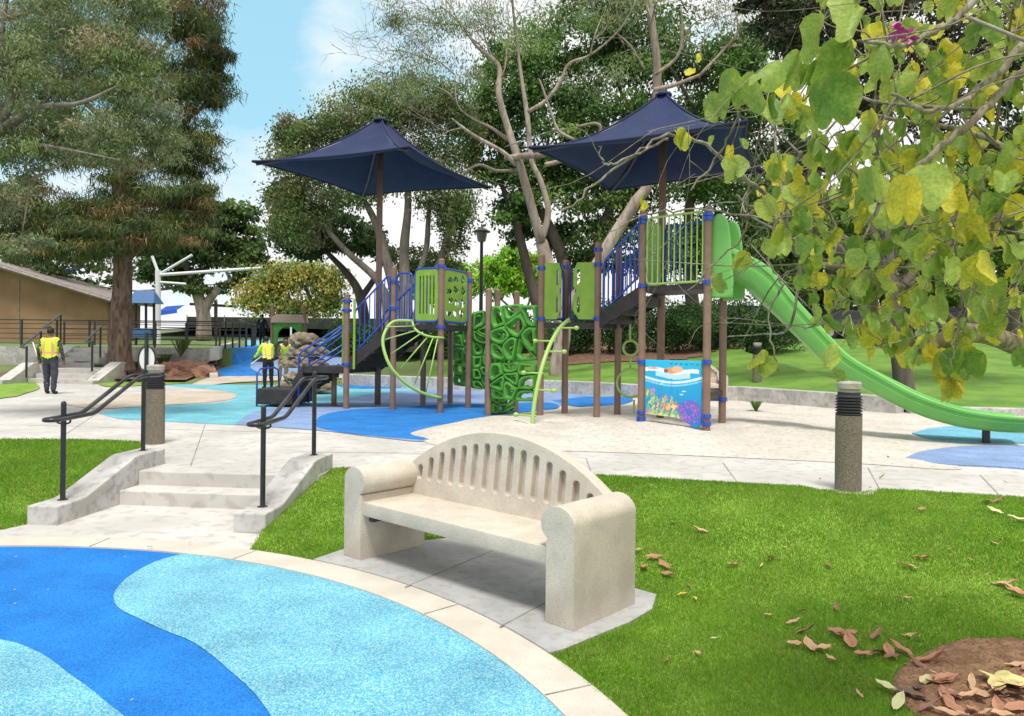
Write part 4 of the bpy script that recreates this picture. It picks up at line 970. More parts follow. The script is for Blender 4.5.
def railfence(name, pts, zs, h, label, rails=(.98, .84, .66, .48, .30, .12), gap=1.35, cat='fence'):
    root = empty(name, (pts[0][0], pts[0][1], zs[0]), label, cat); P = [Vector((p[0], p[1], z)) for p, z in zip(pts, zs)]
    for i in range(len(P)-1):
        n = max(1, round((P[i+1]-P[i]).length/gap))
        for k in range(n+(i == len(P)-2)):
            q = P[i].lerp(P[i+1], k/n); MB().box((q.x, q.y, q.z+h/2), (.06, .06, h)).build('post', M['black'], root)
    for t in rails:
        m_ = MB(); m_.tube([p+Vector((0, 0, h*t)) for p in P], .024 if t > .9 else .016, 6); m_.build('rail', M['black'], root)
railfence('railing_fence', [(-34, 29.0), (-17.6, 29.0), (-11.3, 29.0)], (1.45, 1.45, 1.45), 1.05, 'long black horizontal rail fence on top of the retaining wall behind the pine')
railfence('railing_fence', [(-11.2, 29.3), (-11.8, 34), (-13, 38)], (1.45, 1.5, 1.55), 1.05, 'short black railing beside the rising blue path', rails=(.98, .5))
railfence('railing_fence', [(-20, 33.5), (-11.9, 33.6)], (1.5, 1.5), 1.05, 'second black railing just behind the pine trunk on the terrace', rails=(.98, .7, .4))
m_ = MB()
for k in range(3): m_.box((-14.75, 24.35+.38*k+1, Z1+.075+.15*k), (1.9, 2.0, .15))
for k in range(4): m_.box((-16.3, 26.9+.36*k+.9, Z1+.52+.17*k), (2.6, 1.8, .17))
tag(m_.build('far_steps', M['concrete'], bevel=.01), kind='structure')
def cheek2(x, y0, ln, za, zb, label):
    mb = MB(); X = Matrix(((0, 0, 1, x), (1, 0, 0, y0), (0, 1, 0, 0), (0, 0, 0, 1)))
    mb.prism([(0, 0), (ln, 0), (ln, zb), (ln*.85, zb), (.35, za), (0, za)], -.2, .2, X); tag(mb.build('stair_wall', M['concrete'], origin=(x, y0, Z1), bevel=.015), label, 'wall')
cheek2(-13.55, 23.9, 2.1, .42, .98, 'far sloping concrete stair wall right of the litter picker'); cheek2(-15.95, 23.2, 1.8, .45, .95, 'far sloping concrete stair wall at the left picture edge'); cheek2(-16.6, 26.3, 2.2, .85, 1.5, 'upper far stair wall below the terrace fence')
def farrail(x, y, zb, lab):
    root = empty('handrail', (x, y, zb), lab, 'handrail'); P = [Vector((x, y, zb+.95)), Vector((x-.35, y+.25, zb+.97)), Vector((x-1.0, y+2.3, zb+1.5))]
    MB().tube([(x, y, zb), (x, y, zb+1.0)], .035, 8).build('post', M['black'], root); MB().tube([(x-1.0, y+2.3, zb+.4), (x-1.0, y+2.3, zb+1.5)], .035, 8).build('post', M['black'], root); MB().tube(P, .035, 8).build('rail', M['black'], root)
farrail(-13.6, 24.3, .7, 'black handrail on the far stair wall right of the litter picker'); farrail(-15.4, 23.8, .5, 'black handrail of the far steps beside the litter picker'); farrail(-16.4, 26.6, 1.2, 'upper black handrail of the far steps under the tan building')
# lawn strips and planting bed at the far left
sheet('far_lawn', px_poly([(-120,380),(0,379),(28,381),(40,388),(25,394),(0,399),(-120,410)], n=3), Z1+.02, M['lawn'])
sheet('far_lawn', px_poly([(92,379),(140,376),(200,375),(212,379),(200,383),(140,386),(105,387)], n=3), Z1+.02, M['lawn'])
m_ = MB(); bx = np.linspace(-18, -10.95, 24); by = np.linspace(25.2, 28.9, 14)
for y in by:
    for x in bx: m_.v.append((x, y, float(terr(x, y))+.04+.08*float(vnoise(np.array([x]), np.array([y]), 2.2, 3)[0])))
for j in range(13):
    for i in range(23): a = j*24+i; m_.f.append((a, a+1, a+25, a+24))
tag(m_.build('planting_bed', M['bark_mulch'], smooth=True), kind='structure')
def boulder(loc, sz, mat, label, group=None, name='boulder', seed=0, sub=3):
    bm = bmesh.new(); bmesh.ops.create_icosphere(bm, subdivisions=sub, radius=1); rr = random.Random(seed); ph = [rr.uniform(0, 6) for _ in range(6)]
    for v in bm.verts:
        n = v.co.copy(); k = 1+.18*math.sin(3*n.x+ph[0])*math.cos(4*n.y+ph[1])+.10*math.sin(7*n.z+5*n.x+ph[2])+.05*math.sin(13*n.y+9*n.z+ph[3]); k = round(k*9)/9*.5+k*.5
        v.co = Vector((n.x*sz[0]*k, n.y*sz[1]*k, max(-.3, n.z)*sz[2]*k))
    me = bpy.data.meshes.new(name); bm.to_mesh(me); bm.free(); me.materials.append(mat); o = bpy.data.objects.new(name, me); C.objects.link(o); o.location = loc
    return tag(o, label, 'rock', group)
BLAB = ['reddish boulder at the left end of the rock row behind the left bollard', 'widest reddish boulder in the middle of the rock row', 'reddish boulder right of the widest one by the path kerb', 'small reddish boulder at the right end of the rock row', 'small low reddish stone in front of the widest boulder', 'small reddish stone just right of the pine trunk', 'small reddish stone far left of the pine trunk']
for i, (px, py, w_) in enumerate(((168,374,.5),(180,371,.75),(193,373,.6),(204,376,.45),(176,377,.4),(150,374,.35),(66,370,.35))):
    p = onT(px, py); boulder((p.x, min(p.y, 28.2), p.z), (w_, .35, .38 if w_ > .4 else .25), M['redrock'], BLAB[i], 'boulders in the planting bed', seed=i)
def spiky(x, y, z, h, n, label, group, col=(.16,.24,.08)):
    V, F2, cc_ = [], [], []
    for k in range(n):
        a = random.uniform(0, 6.28); ln = random.uniform(.3, 1); d = Vector((math.cos(a)*ln, math.sin(a)*ln, 0)); sd_ = Vector((-d.y, d.x, 0)).normalized()*.02; t = Vector((x, y, z)); k0 = len(V)
        V += [tuple(t-sd_), tuple(t+sd_), tuple(t+d*h*.5+Vector((0, 0, h*.75))+sd_), tuple(t+d*h*.5+Vector((0, 0, h*.75))-sd_), tuple(t+d*h+Vector((0, 0, h*.8)))]
        F2 += [(k0, k0+1, k0+2), (k0, k0+2, k0+3), (k0+3, k0+2, k0+4)]; cc_ += [np.array(col)*random.uniform(.6, 1.4)]*5
    tag(npmesh('grass_clump', V, F2, M['leaf'], col=np.array(cc_), origin=(x, y, z)), label, 'plant', group)
GL = ['by the far stair wall', 'in front of the far stair wall', 'right at the left foot of the pine', 'right of the pine trunk by the small stone', 'behind the round disc sign', 'tallest one against the retaining wall', 'behind the widest boulder', 'at the right foot of the pine', 'in front of the pine trunk', 'left of the pine trunk']
for gi, (px, py, h) in enumerate(((87,366,.6),(82,372,.5),(113,372,.45),(148,371,.55),(162,368,.5),(187,357,.9),(172,366,.6),(135,372,.5),(126,375,.35),(98,373,.4))):
    p = onT(px, py); spiky(p.x, min(p.y, 28.5), p.z, h, 60, 'spiky grass clump '+GL[gi], 'grass clumps in the planting bed')

# tan building
root = empty('tan_building', (-33, 50, 1.5), 'tan stucco building with pale sloping roof behind the fence', 'building')
X = Matrix(((1, 0, 0, 0), (0, 0, -1, 45), (0, 1, 0, 0), (0, 0, 0, 1)))
hb = 1.5; m_ = MB(); m_.prism([(-48, hb), (-24.3, hb), (-24.3, 4.05), (-31.5, 6.15), (-48, 2.0+4.1)], -4, 0, X); m_.build('wall', M['stucco'], root)
m_ = MB(); m_.prism([(-23.7, 3.95), (-23.7, 4.2), (-31.5, 6.5), (-48, 6.5), (-48, 6.2), (-31.5, 6.2)], -4.6, .7, X); m_.build('roof', M['shingle'], root)
m_ = MB(); a = Vector((-23.7, 44.24, 4.06)); b = Vector((-31.5, 44.24, 6.36)); m_.tube([a, b], .11, 4); m_.build('fascia', M['shingle'], root)
for xx in (-29.6, -36.5): MB().box((xx, 44.98, 3.4), (.06, .05, 3.8)).build('wall_joint', M['shingle'], root)
# white cantilever frame
def seg(px0, py0, px1, py1, Y, r, Y1=None): return (at(px0, py0, Y), at(px1, py1, Y1 or Y), r)
root = empty('cantilever_frame', tuple(at(158, 340, 42)), 'white steel cantilever shade frame rising behind the fence', 'shade frame')
for a_, b_, r_ in (seg(158,345,158,270,42,.15), seg(158,272,152,256,42,.08), seg(158,275,192,255,42,.07), seg(157,275,262,268,42,.09), seg(158,282,186,284,42,.07)):
    MB().tube([a_, b_], r_, 10).build('beam' if r_ < .15 else 'post', M['white'], root, smooth=True, auto=R(40))
# distant play tower with blue roof, swing frame, awning, poles, fence
root = empty('play_tower', tuple(at(145, 345, 40)), 'distant small play tower with blue pitched roof beside the pine trunk', 'play tower')
for px in (136, 146, 154): MB().tube([at(px, 348, 40), at(px, 298, 40)], .07, 8).build('post', M['deck'], root)
c_ = at(145, 297, 40); m_ = MB(); m_.add([c_+Vector(q) for q in ((-.75,-.6,-.35),(.75,-.6,-.35),(.75,.6,-.35),(-.75,.6,-.35),(-.5,0,.35),(.5,0,.35))], [(0,1,5,4),(1,2,5),(2,3,4,5),(3,0,4),(3,2,1,0)]); m_.build('roof', M['blue_roof'], root)
MB().box(tuple(at(145, 333, 40)), (.9, .8, .5)).build('deck', M['blue_roof'], root)
root = empty('swing_frame', tuple(at(212, 340, 50)), 'distant dark beam on posts left of the yellow tree', 'frame')
MB().tube([at(190, 304, 50), at(237, 306.5, 50)], .09, 8).build('beam', M['wood'], root)
for px in (206.5, 215.8): MB().tube([at(px, 342, 50), at(px, 300, 50)], .12, 8).build('post', M['wood'], root)
MB().box(tuple(at(206.5, 312, 49.7)), (.35, .1, 1.6)).build('panel', M['mesh_dark'], root)
for px0, px1, py, lab in ((158,177,313,'small bright blue awning far behind the white frame post'),(56,76,274,'bright blue awning edge showing above the tan roof')):
    a_, b_ = at(px0, py-1.5, 62), at(px1, py-3, 62); m_ = MB(); m_.add([a_, b_, b_+Vector((0,1.5,.5)), a_+Vector((0,1.5,.5)), a_-Vector((0,0,.35)), b_-Vector((0,0,.25))], [(0,1,2,3),(4,5,1,0),(3,2,1,0)])
    tag(m_.build('awning', M['blue_bright'], origin=(a_.x, a_.y, 2.5)), lab, 'awning')
def screenfence(x0, x1, y, z, h, label, y1=None):
    root = empty('screen_fence', (x0, y, z), label, 'fence'); y1 = y1 or y; n = int((x1-x0)/3)
    m_ = MB(); m_.add([(x0, y, z+.1), (x1, y1, z+.1), (x1, y1, z+h), (x0, y, z+h), (x0, y+.04, z+.1), (x1, y1+.04, z+.1), (x1, y1+.04, z+h), (x0, y+.04, z+h)], [(0,1,2,3),(7,6,5,4),(3,2,6,7),(1,5,6,2),(4,0,3,7)]); m_.build('screen', M['mesh_dark'], root)
    for k in range(n+1): t = k/n; MB().tube([(x0+(x1-x0)*t, y+(y1-y)*t-.06, z-.1), (x0+(x1-x0)*t, y+(y1-y)*t-.06, z+h+.15)], .035, 6).build('post', M['shingle'], root)
screenfence(-26, 1, 60, 2.45, 1.25, 'low dark screened fence behind the yellow tree at the far lawn edge')
screenfence(9.0, 32, 41, 2.1, 1.9, 'dark screened fence along the top of the rising lawn on the right')
sheet('far_lawn', [(-26, 52), (2, 51), (2, 60), (-26, 60)], 2.68, M['lawn_far'])
pole = MB().tube([at(291, 338, 48), at(291, 262, 48)], .06, 8); tag(pole.build('pole', M['white'], origin=tuple(at(291, 338, 48))), 'thin white pole standing in front of the yellow tree', 'pole')
# lamp post
Y_ = 36; b_ = at(480.5, 350, Y_); zt = at(480.5, 226, Y_).z; root = empty('street_lamp', (b_.x, b_.y, 1.5), 'dark park lamp post with lantern head between the bright green trees', 'street lamp')
MB().lathe((b_.x, b_.y, 0), [(.16, 1.3), (.15, 1.9), (.10, 2.1), (.075, zt-.75)], 14).build('pole', M['steel'], root, smooth=True, auto=R(40))
MB().lathe((b_.x, b_.y, zt), [(.10, -.78), (.20, -.72), (.28, -.3), (.27, -.28)], 12).build('lantern', M['lamp'], root)
MB().lathe((b_.x, b_.y, zt), [(.42, -.30), (.42, -.25), (.12, -.08), (.05, -.05), (.03, .1)], 14).build('lamp_cap', M['steel'], root)
# second bollard on the rising lawn
p = at(757, 388, 20.6); bollard((p.x, p.y), 'dark small bollard light on the rising lawn behind the stone wall', slabr=0, z=float(hill_z(p.x, p.y)))
# round sign behind the left bollard
p = at(147, 350, 13.2); root = empty('round_sign', (p.x, p.y, Z1), 'pale round disc sign on a dark post behind the left bollard', 'sign')
MB().tube([(p.x, p.y-.02, Z1), (p.x, p.y-.02, Z1+1.55)], .035, 8).build('post', M['black'], root)
c_ = at(147, 359, 13.2); m_ = MB(); n = 28
for s_ in (0, .02):
    for k in range(n): a = 2*math.pi*k/n; m_.v.append((c_.x+.145*math.cos(a), c_.y+s_, c_.z+.225*math.sin(a)))
m_.f = [tuple(range(n)), tuple(range(n, 2*n))[::-1]]+[(k, n+k, n+(k+1) % n, (k+1) % n) for k in range(n)]; m_.build('disc', M['white'], root)
m_ = MB(); m_.tube([(c_.x+.15*math.cos(a), c_.y, c_.z+.23*math.sin(a)) for a in np.linspace(0, 2*math.pi, 28, endpoint=False)], .016, 6, closed=True); m_.build('rim', M['black'], root)
# toddler play arch and rock mound
p = onT(288, 352); root = empty('toddler_play_unit', tuple(p), 'small distant play unit with beige roof and green arch behind the workers', 'play unit')
Yp = p.y; X = Matrix(((1, 0, 0, p.x), (0, 0, -1, Yp), (0, 1, 0, p.z), (0, 0, 0, 1)))
archp = [(-.62, 0), (-.62, 1.35), (.62, 1.35), (.62, 0), (.45, 0)]+[(.45*math.cos(a), .65+.45*math.sin(a)) for a in np.linspace(0, math.pi, 14)]+[(-.45, 0)]
m_ = MB(); m_.prism(archp, -.05, .05, X); m_.build('arch', M['green_d'], root)
m_ = MB(); m_.prism([(-.75, 1.25), (.75, 1.25), (.68, 1.5), (.5, 1.62), (-.5, 1.62), (-.68, 1.5)], -.6, .12, X); m_.build('roof', M['brown_pl'], root, bevel=.03)
for xx in (-.7, .7): MB().tube([(p.x+xx, Yp, p.z-.2), (p.x+xx, Yp, p.z+2.0)], .07, 10).build('post', M['post'], root)
m_ = MB(); m_.add([(p.x-.35, Yp-.1, p.z+.5), (p.x+.35, Yp-.1, p.z+.5), (p.x+.3, Yp-3.2, p.z-.55), (p.x-.4, Yp-3.2, p.z-.55)], [(0, 3, 2, 1)]); m_.prism([(p.x-.42, Yp-3.2), (p.x+.32, Yp-3.2), (p.x+.37, Yp), (p.x-.37, Yp)], p.z-.6, p.z-.15); m_.build('ramp', M['mesh_dark'], root)
p = W(302, 394, Z1); root = empty('rock_mound', (p.x, p.y, Z1), 'stacked brown rock climbing mound behind the transfer stair', 'rock mound'); rr = random.Random(5)
for i in range(44):
    lv = i//9; a = rr.uniform(0, 6.28); rad = .7*(1-lv*.17); q = (p.x+rad*math.cos(a)*rr.uniform(.3, 1), p.y+.3+rad*math.sin(a)*.8, Z1+.12+lv*.33)
    o = boulder((q[0]-p.x, q[1]-p.y, q[2]-Z1), (rr.uniform(.2, .36), .28, rr.uniform(.16, .24)), M['rock'], None, seed=i, name='stone', sub=3); del_ = [k for k in o.keys()]
    for k in del_: del o[k]
    o.parent = root

# ================================================================== trees
def leafcloud(name, parent, Cn, size, col, mat=None, asp=.5, droop=.0, origin=None, narrow=False):
    n = len(Cn); d = rng.normal(size=(n, 3)); d[:, 2] -= droop*1.6; d /= np.linalg.norm(d, axis=1)[:, None]
    q = rng.normal(size=(n, 3)); s_ = np.cross(d, q); s_ /= np.linalg.norm(s_, axis=1)[:, None]+1e-9
    L_ = size*rng.uniform(.6, 1.35, n)[:, None]; w_ = L_*asp
    if narrow: V = np.stack([Cn-s_*w_*.5, Cn+s_*w_*.5, Cn+d*L_], 1); F2 = np.arange(n*3).reshape(-1, 3); k = 3
    else: V = np.stack([Cn, Cn+d*L_*.45-s_*w_*.5, Cn+d*L_, Cn+d*L_*.45+s_*w_*.5], 1); F2 = np.arange(n*4).reshape(-1, 4); k = 4
    return npmesh(name, V.reshape(-1, 3), F2, mat or M['leaf'], parent=parent, col=np.repeat(col, k, 0), origin=origin)
def tree(name, label, base, trunks, clumps, pal, n, size, bark, asp=.5, droop=.2, group=None, sig=.16, nsub=26, mat=None, narrow=False, twigs=True, shell=.55, extra=None, cat='tree'):
    """trunks: list of [(x,y,z,r),...]; clumps: (x,y,z,rx,ry,rz,weight)"""
    root = empty(name, tuple(base), label, cat, group); tm = MB(); nodes = []
    for t in trunks:
        if name == 'bare_pale_tree' and len(t) > 3: t = [t[0]]+[tuple(q)+(r_,) for q, r_ in ((np.array(p_[:3])+rng.normal(size=3)*min(p_[3], .07)*1.3, p_[3]) for p_ in t[1:])]
        P = bez(t, 5); tm.tube([p[:3] for p in P], [float(p[3]) for p in P], 9 if t[0][3] > .08 else 5); nodes += [(Vector(p[:3]), float(p[3])) for p in P[len(P)//3:]]
    pts, cols = [], []; tot = sum(c[6] for c in clumps); pal = np.array(pal)*1.7
    for c in clumps:
        cc_ = np.array(c[:3]); rad = np.array(c[3:6]); m = max(6, int(nsub*c[6])); u = rng.normal(size=(m, 3)); u /= np.linalg.norm(u, axis=1)[:, None]; u *= rng.uniform(shell, 1, m)[:, None]
        sub = cc_+u*rad
        if twigs and nodes:
            cen = Vector(cc_.tolist()); nd = min(nodes, key=lambda q: (q[0]-cen).length+max(0, q[0].z-cen.z)*2)
            st = nd[0]; r0 = min(nd[1]*.8, .12)
            if (cen-st).length > .3:
                md_ = st.lerp(cen, .5)+Vector((random.uniform(-.2, .2), random.uniform(-.2, .2), random.uniform(-.1, .35)))*(cen-st).length*.4
                tm.tube([p[:3] for p in bez([tuple(st), tuple(md_), tuple(cen)], 4)], [r0*(1-.6*i/8) for i in range(9)], 6)
            for k in range(min(m, 7)):
                tm.tube([cen, cen.lerp(Vector(sub[k].tolist()), .5)+Vector((0, 0, .1*rad[2]*random.uniform(-1, 1))), Vector(sub[k].tolist())], [r0*.35, r0*.22, .01], 4, cap=False)
        per = max(1, int(n*c[6]/tot/m))
        for k in range(m):
            g_ = rng.normal(size=(per, 3))*rad*sig*np.array([1.25, 1.25, .75])*rng.uniform(.7, 1.3); pts.append(sub[k]+g_)
            bc_ = pal[rng.integers(len(pal))]; cols.append(bc_*rng.uniform(.72, 1.3)*rng.uniform(.65, 1.35, (per, 1)))
    if name == 'hedge':
        for t in trunks: MB().tube([p[:3] for p in t], [p[3] for p in t], 6).build('stem', bark, root, smooth=True)
    else: tm.build('trunk', bark, root, smooth=True)
    leafcloud('crown', root, np.vstack(pts), size, np.vstack(cols), mat, asp, droop, narrow=narrow)
    return root
def PT(px, py, Y, r): v = at(px, py, Y); return (v.x, v.y, v.z, r)
def CL_(px, py, Y, rpx, rpy, w_, ry=None): v = at(px, py, Y); k = Y/FOC; return (v.x, v.y, v.z, rpx*k, ry or (rpx+rpy)/2*k, rpy*k, w_)
# 1 pine
Y = 26.2; GR = [(.075,.10,.028), (.10,.12,.032), (.050,.075,.026), (.06,.09,.03), (.032,.05,.022), (.065,.09,.03), (.045,.065,.022), (.05,.075,.025), (.07,.085,.03), (.06,.08,.03), (.10,.08,.03), (.11,.075,.035)]
b_ = at(121, 367, Y)
tree('pine_tree', 'tall pine with thick reddish brown trunk and orange tinged needles at the left', (b_.x, b_.y, .5),
     [[PT(121,372,Y,.52), PT(120,355,Y,.40), PT(121,320,Y,.35), PT(123,270,Y,.31), PT(122,180,Y,.30), PT(130,80,Y,.22), PT(140,-40,Y,.10)],
      [PT(122,262,Y,.14), PT(160,235,Y-.5,.09), PT(215,215,Y-.5,.04)], [PT(122,250,Y,.14), PT(80,225,Y-1,.09), PT(20,225,Y-1,.05)], [PT(123,180,Y,.13), PT(175,130,Y,.08), PT(225,90,Y,.03)], [PT(124,140,Y,.12), PT(60,80,Y,.07), PT(10,50,Y,.03)], [PT(128,90,Y,.12), PT(180,30,Y,.08), PT(220,-10,Y,.03)]],
     [CL_(150,205,Y,60,34,1.2), CL_(80,215,Y-1,50,34,1.1), CL_(20,210,Y-1,40,40,1), CL_(185,150,Y,42,36,1), CL_(110,150,Y,60,40,1.2), CL_(40,130,Y,50,44,1.1), CL_(200,85,Y,32,34,.8), CL_(150,75,Y,50,40,1), CL_(80,60,Y,55,44,1.1), CL_(195,20,Y,40,34,.9), CL_(140,-10,Y,60,40,1), CL_(60,-20,Y,60,40,1), CL_(212,55,Y-.5,22,30,.5), CL_(60,238,Y-1,45,18,.6), CL_(130,240,Y+1,40,18,.6), CL_(0,60,Y,40,60,1), CL_(90,238,Y-1.5,50,20,1.1), CL_(160,232,Y-1.2,46,18,.9), CL_(20,245,Y-1,40,16,.8), CL_(195,205,Y-.6,34,22,.8)],
     GR, 150000, .25, M['bark_pine'], .13, .9, sig=.125, nsub=46, mat=M['needle'], narrow=True, shell=.35)
# 2 near left tree, fine olive leaves
Y = 13
b_ = at(-190, 420, Y)
tree('eucalyptus_tree', 'grey green fine leaved tree overhanging from the left edge above the pine', (b_.x, b_.y, .2),
     [[PT(-190,430,Y,.32), PT(-170,300,Y,.28), PT(-110,200,Y,.22), PT(-40,160,Y,.15), PT(5,128,Y,.09), PT(40,108,Y-.3,.06), PT(80,103,Y-.5,.035), PT(120,85,Y-.5,.015)],
      [PT(-40,160,Y,.09), PT(2,120,Y,.07), PT(12,85,Y,.055), PT(2,40,Y,.04), PT(10,-20,Y,.03)], [PT(0,138,Y,.03), PT(60,148,Y-.4,.022), PT(120,160,Y-.6,.01)], [PT(40,108,Y-.3,.03), PT(62,75,Y,.022), PT(58,30,Y,.012)], [PT(-20,190,Y,.03), PT(30,180,Y,.022), PT(80,150,Y-.3,.012), PT(110,108,Y-.5,.006)], [PT(0,20,Y,.04),PT(30,12,Y,.03),PT(80,-10,Y,.02)]],
     [CL_(110,40,Y,50,34,1.1), CL_(60,10,Y,60,34,1), CL_(130,90,Y,40,40,.8), CL_(160,130,Y,32,30,.6), CL_(60,95,Y,50,36,.8), CL_(100,150,Y,50,34,.8), CL_(20,55,Y,50,50,1), CL_(20,150,Y,40,40,.6), CL_(140,-5,Y,40,30,.6), CL_(-40,90,Y,50,70,1), CL_(-20,200,Y,46,30,.5), CL_(20,245,Y,34,18,.35)],
     [(.12,.15,.07), (.15,.18,.10), (.09,.12,.06), (.19,.22,.12), (.13,.17,.06), (.09,.13,.05), (.15,.19,.08), (.24,.20,.13)], 50000, .085, M['bark_grey'], .28, .8, sig=.17, nsub=34, shell=.2)
# 3 far forked tree
Y = 48; b_ = at(204, 338, Y)
tree('ficus_tree', 'round dark tree with pale forked trunk behind the white frame', (b_.x, b_.y, 2),
     [[PT(204,340,Y,.5), PT(203,312,Y,.42), PT(194,285,Y,.3), PT(185,262,Y,.2)], [PT(203,312,Y,.34), PT(215,292,Y,.26), PT(235,278,Y,.15)]],
     [CL_(180,235,Y,36,22,1), CL_(225,225,Y,36,22,1), CL_(250,262,Y,20,24,.8), CL_(215,255,Y,36,20,1), CL_(165,265,Y,30,20,.8), CL_(228,212,Y,28,14,.6), CL_(205,285,Y,30,8,.3), CL_(60,262,Y,50,16,.6), CL_(90,285,Y+4,30,12,.5)],
     [(.045,.075,.025), (.06,.10,.03), (.035,.06,.022), (.08,.12,.035)], 26000, .30, M['bark_pale'], .6, .2, sig=.15)
# 4 yellow tree
Y = 40; b_ = at(300, 345, Y)
tree('yellowing_tree', 'small tree with yellow and lime autumn leaves behind the workers', (b_.x, b_.y, 1.8),
     [[PT(304,345,Y,.16), PT(305,315,Y,.13), PT(309,297,Y,.10), PT(300,280,Y,.05)], [PT(309,300,Y,.08), PT(320,285,Y,.05), PT(332,275,Y,.03)], [PT(272,348,Y,.12), PT(274,320,Y,.10), PT(268,300,Y,.06), PT(258,290,Y,.03)]],
     [CL_(272,285,Y,24,20,1), CL_(300,275,Y,28,18,1), CL_(328,282,Y,20,20,.8), CL_(255,300,Y,20,14,.6), CL_(318,305,Y,22,10,.4), CL_(285,308,Y,26,12,.6), CL_(335,300,Y,12,18,.4)],
     [(.27,.24,.06), (.24,.25,.06), (.17,.22,.06), (.30,.24,.06), (.14,.20,.06), (.10,.16,.05)], 15000, .19, M['bark_grey'], .55, .5, sig=.30, nsub=36, shell=.2)
# 5 ficus back left of the tower, many stems
Y = 30; b_ = at(395, 350, Y)
tree('ficus_tree', 'broad ficus with many grey stems behind the left navy sail', (b_.x, b_.y, 1.1),
     [[PT(397,352,Y,.26), PT(396,300,Y,.24), PT(385,255,Y,.2), PT(372,215,Y,.14), PT(350,180,Y,.08)], [PT(408,352,Y,.26), PT(406,300,Y,.25), PT(404,250,Y,.2), PT(408,200,Y,.14), PT(402,140,Y,.08)], [PT(412,352,Y,.2), PT(420,305,Y,.2), PT(440,262,Y,.16), PT(452,215,Y,.11), PT(462,170,Y,.05)], [PT(385,352,Y,.2), PT(383,290,Y,.16), PT(345,250,Y,.12), PT(312,212,Y,.06)], [PT(406,300,Y,.14), PT(425,255,Y,.12), PT(430,205,Y,.09), PT(445,160,Y,.04)]],
     [CL_(300,170,Y,28,40,1.1), CL_(300,215,Y,26,34,1), CL_(330,140,Y,34,34,1), CL_(370,115,Y,44,34,1.2), CL_(415,100,Y,44,28,1.1), CL_(450,130,Y,34,40,1), CL_(350,190,Y,34,28,.8), CL_(395,170,Y,40,30,.8), CL_(440,190,Y,36,34,.9), CL_(455,225,Y,18,34,.7), CL_(290,130,Y,16,22,.5), CL_(420,262,Y+1,34,18,.6)],
     [(.09,.14,.04), (.13,.17,.06), (.06,.10,.03), (.15,.18,.07), (.05,.085,.028), (.15,.13,.075), (.12,.16,.06)], 80000, .145, M['bark_grey'], .42, .5, sig=.21, nsub=36, shell=.45)
Y = 34; b_ = at(366, 345, Y)
tree('ficus_tree', 'darker leaning tree between the yellow tree and the many stemmed ficus', (b_.x, b_.y, 1.4),
     [[PT(366,345,Y,.26), PT(362,305,Y,.24), PT(352,280,Y,.18), PT(325,250,Y,.1)], [PT(360,300,Y,.16), PT(378,272,Y,.12), PT(388,240,Y,.06)]],
     [CL_(300,235,Y,30,24,1), CL_(335,232,Y,34,22,.8), CL_(380,250,Y,24,20,.6), CL_(285,205,Y,16,30,.8)],
     [(.035,.065,.022), (.05,.085,.03)], 16000, .22, M['bark_dark'], .5, .3, sig=.15)
# 6 dense ficus centre
Y = 32; b_ = at(560, 350, Y)
tree('ficus_tree', 'huge dense dark green ficus filling the centre behind the pale bare tree', (b_.x, b_.y, 1.6),
     [[PT(565,362,Y,.4), PT(568,300,Y,.34), PT(560,250,Y,.26), PT(530,190,Y,.16)], [PT(575,362,Y,.3), PT(590,280,Y,.26), PT(605,220,Y,.2), PT(640,150,Y,.12)], [PT(552,362,Y,.3), PT(528,270,Y,.22), PT(515,220,Y,.16), PT(500,180,Y,.1)], [PT(700,345,Y,.3), PT(690,280,Y,.28), PT(690,200,Y,.2), PT(700,120,Y,.12)]],
     [CL_(500,90,Y,34,44,1.1), CL_(490,150,Y,26,40,1), CL_(520,190,Y,44,34,1), CL_(550,130,Y,50,50,1.3), CL_(540,60,Y,46,40,1.1), CL_(590,30,Y,56,40,1.2), CL_(620,100,Y,56,50,1.3), CL_(590,180,Y,50,40,1.2), CL_(650,40,Y,50,40,1.1), CL_(700,80,Y,50,50,1.2), CL_(660,170,Y,60,44,1.2), CL_(720,160,Y,50,50,1.2), CL_(740,60,Y-1,34,40,1), CL_(620,245,Y+1,70,34,1.2), CL_(740,230,Y,50,44,1.1), CL_(690,255,Y+1,60,34,1.1), CL_(540,230,Y+2,34,18,.6), CL_(760,130,Y,40,50,1)],
     [(.045,.09,.022), (.065,.125,.03), (.03,.06,.018), (.10,.17,.045), (.075,.135,.035), (.13,.20,.055)], 125000, .19, M['bark_dark'], .5, .3, sig=.14, nsub=32, shell=.5)
# 7 pale bare tree
Y = 23.6; b_ = at(562, 384, Y); T = []
def br(*pts): T.append([PT(*p) for p in pts])
br((563,388,Y,.33),(560,370,Y,.27),(562,330,Y,.25),(556,290,Y,.24),(546,262,Y,.21),(541,238,Y,.20))
br((541,242,Y,.15),(528,195,Y,.14),(516,165,Y-.3,.13),(506,130,Y-.3,.11),(498,95,Y-.3,.10),(496,65,Y,.075),(480,45,Y,.05),(462,25,Y,.035),(440,5,Y,.02))
br((541,242,Y,.11),(548,212,Y,.10),(545,180,Y+.3,.09),(530,160,Y+.3,.085),(526,120,Y+.3,.08),(520,60,Y+.3,.05),(512,0,Y+.3,.04),(510,-40,Y,.03))
br((528,112,Y,.07),(545,100,Y,.065),(560,82,Y,.06),(572,66,Y,.055),(590,55,Y,.04),(620,30,Y,.03),(640,-10,Y,.02))
br((516,165,Y-.3,.075),(500,150,Y-.6,.065),(480,138,Y-.8,.06),(462,128,Y-.8,.04),(452,120,Y-1,.02)); br((508,140,Y,.07),(490,128,Y+.3,.055),(472,118,Y+.3,.04),(458,105,Y,.025),(455,75,Y,.02))
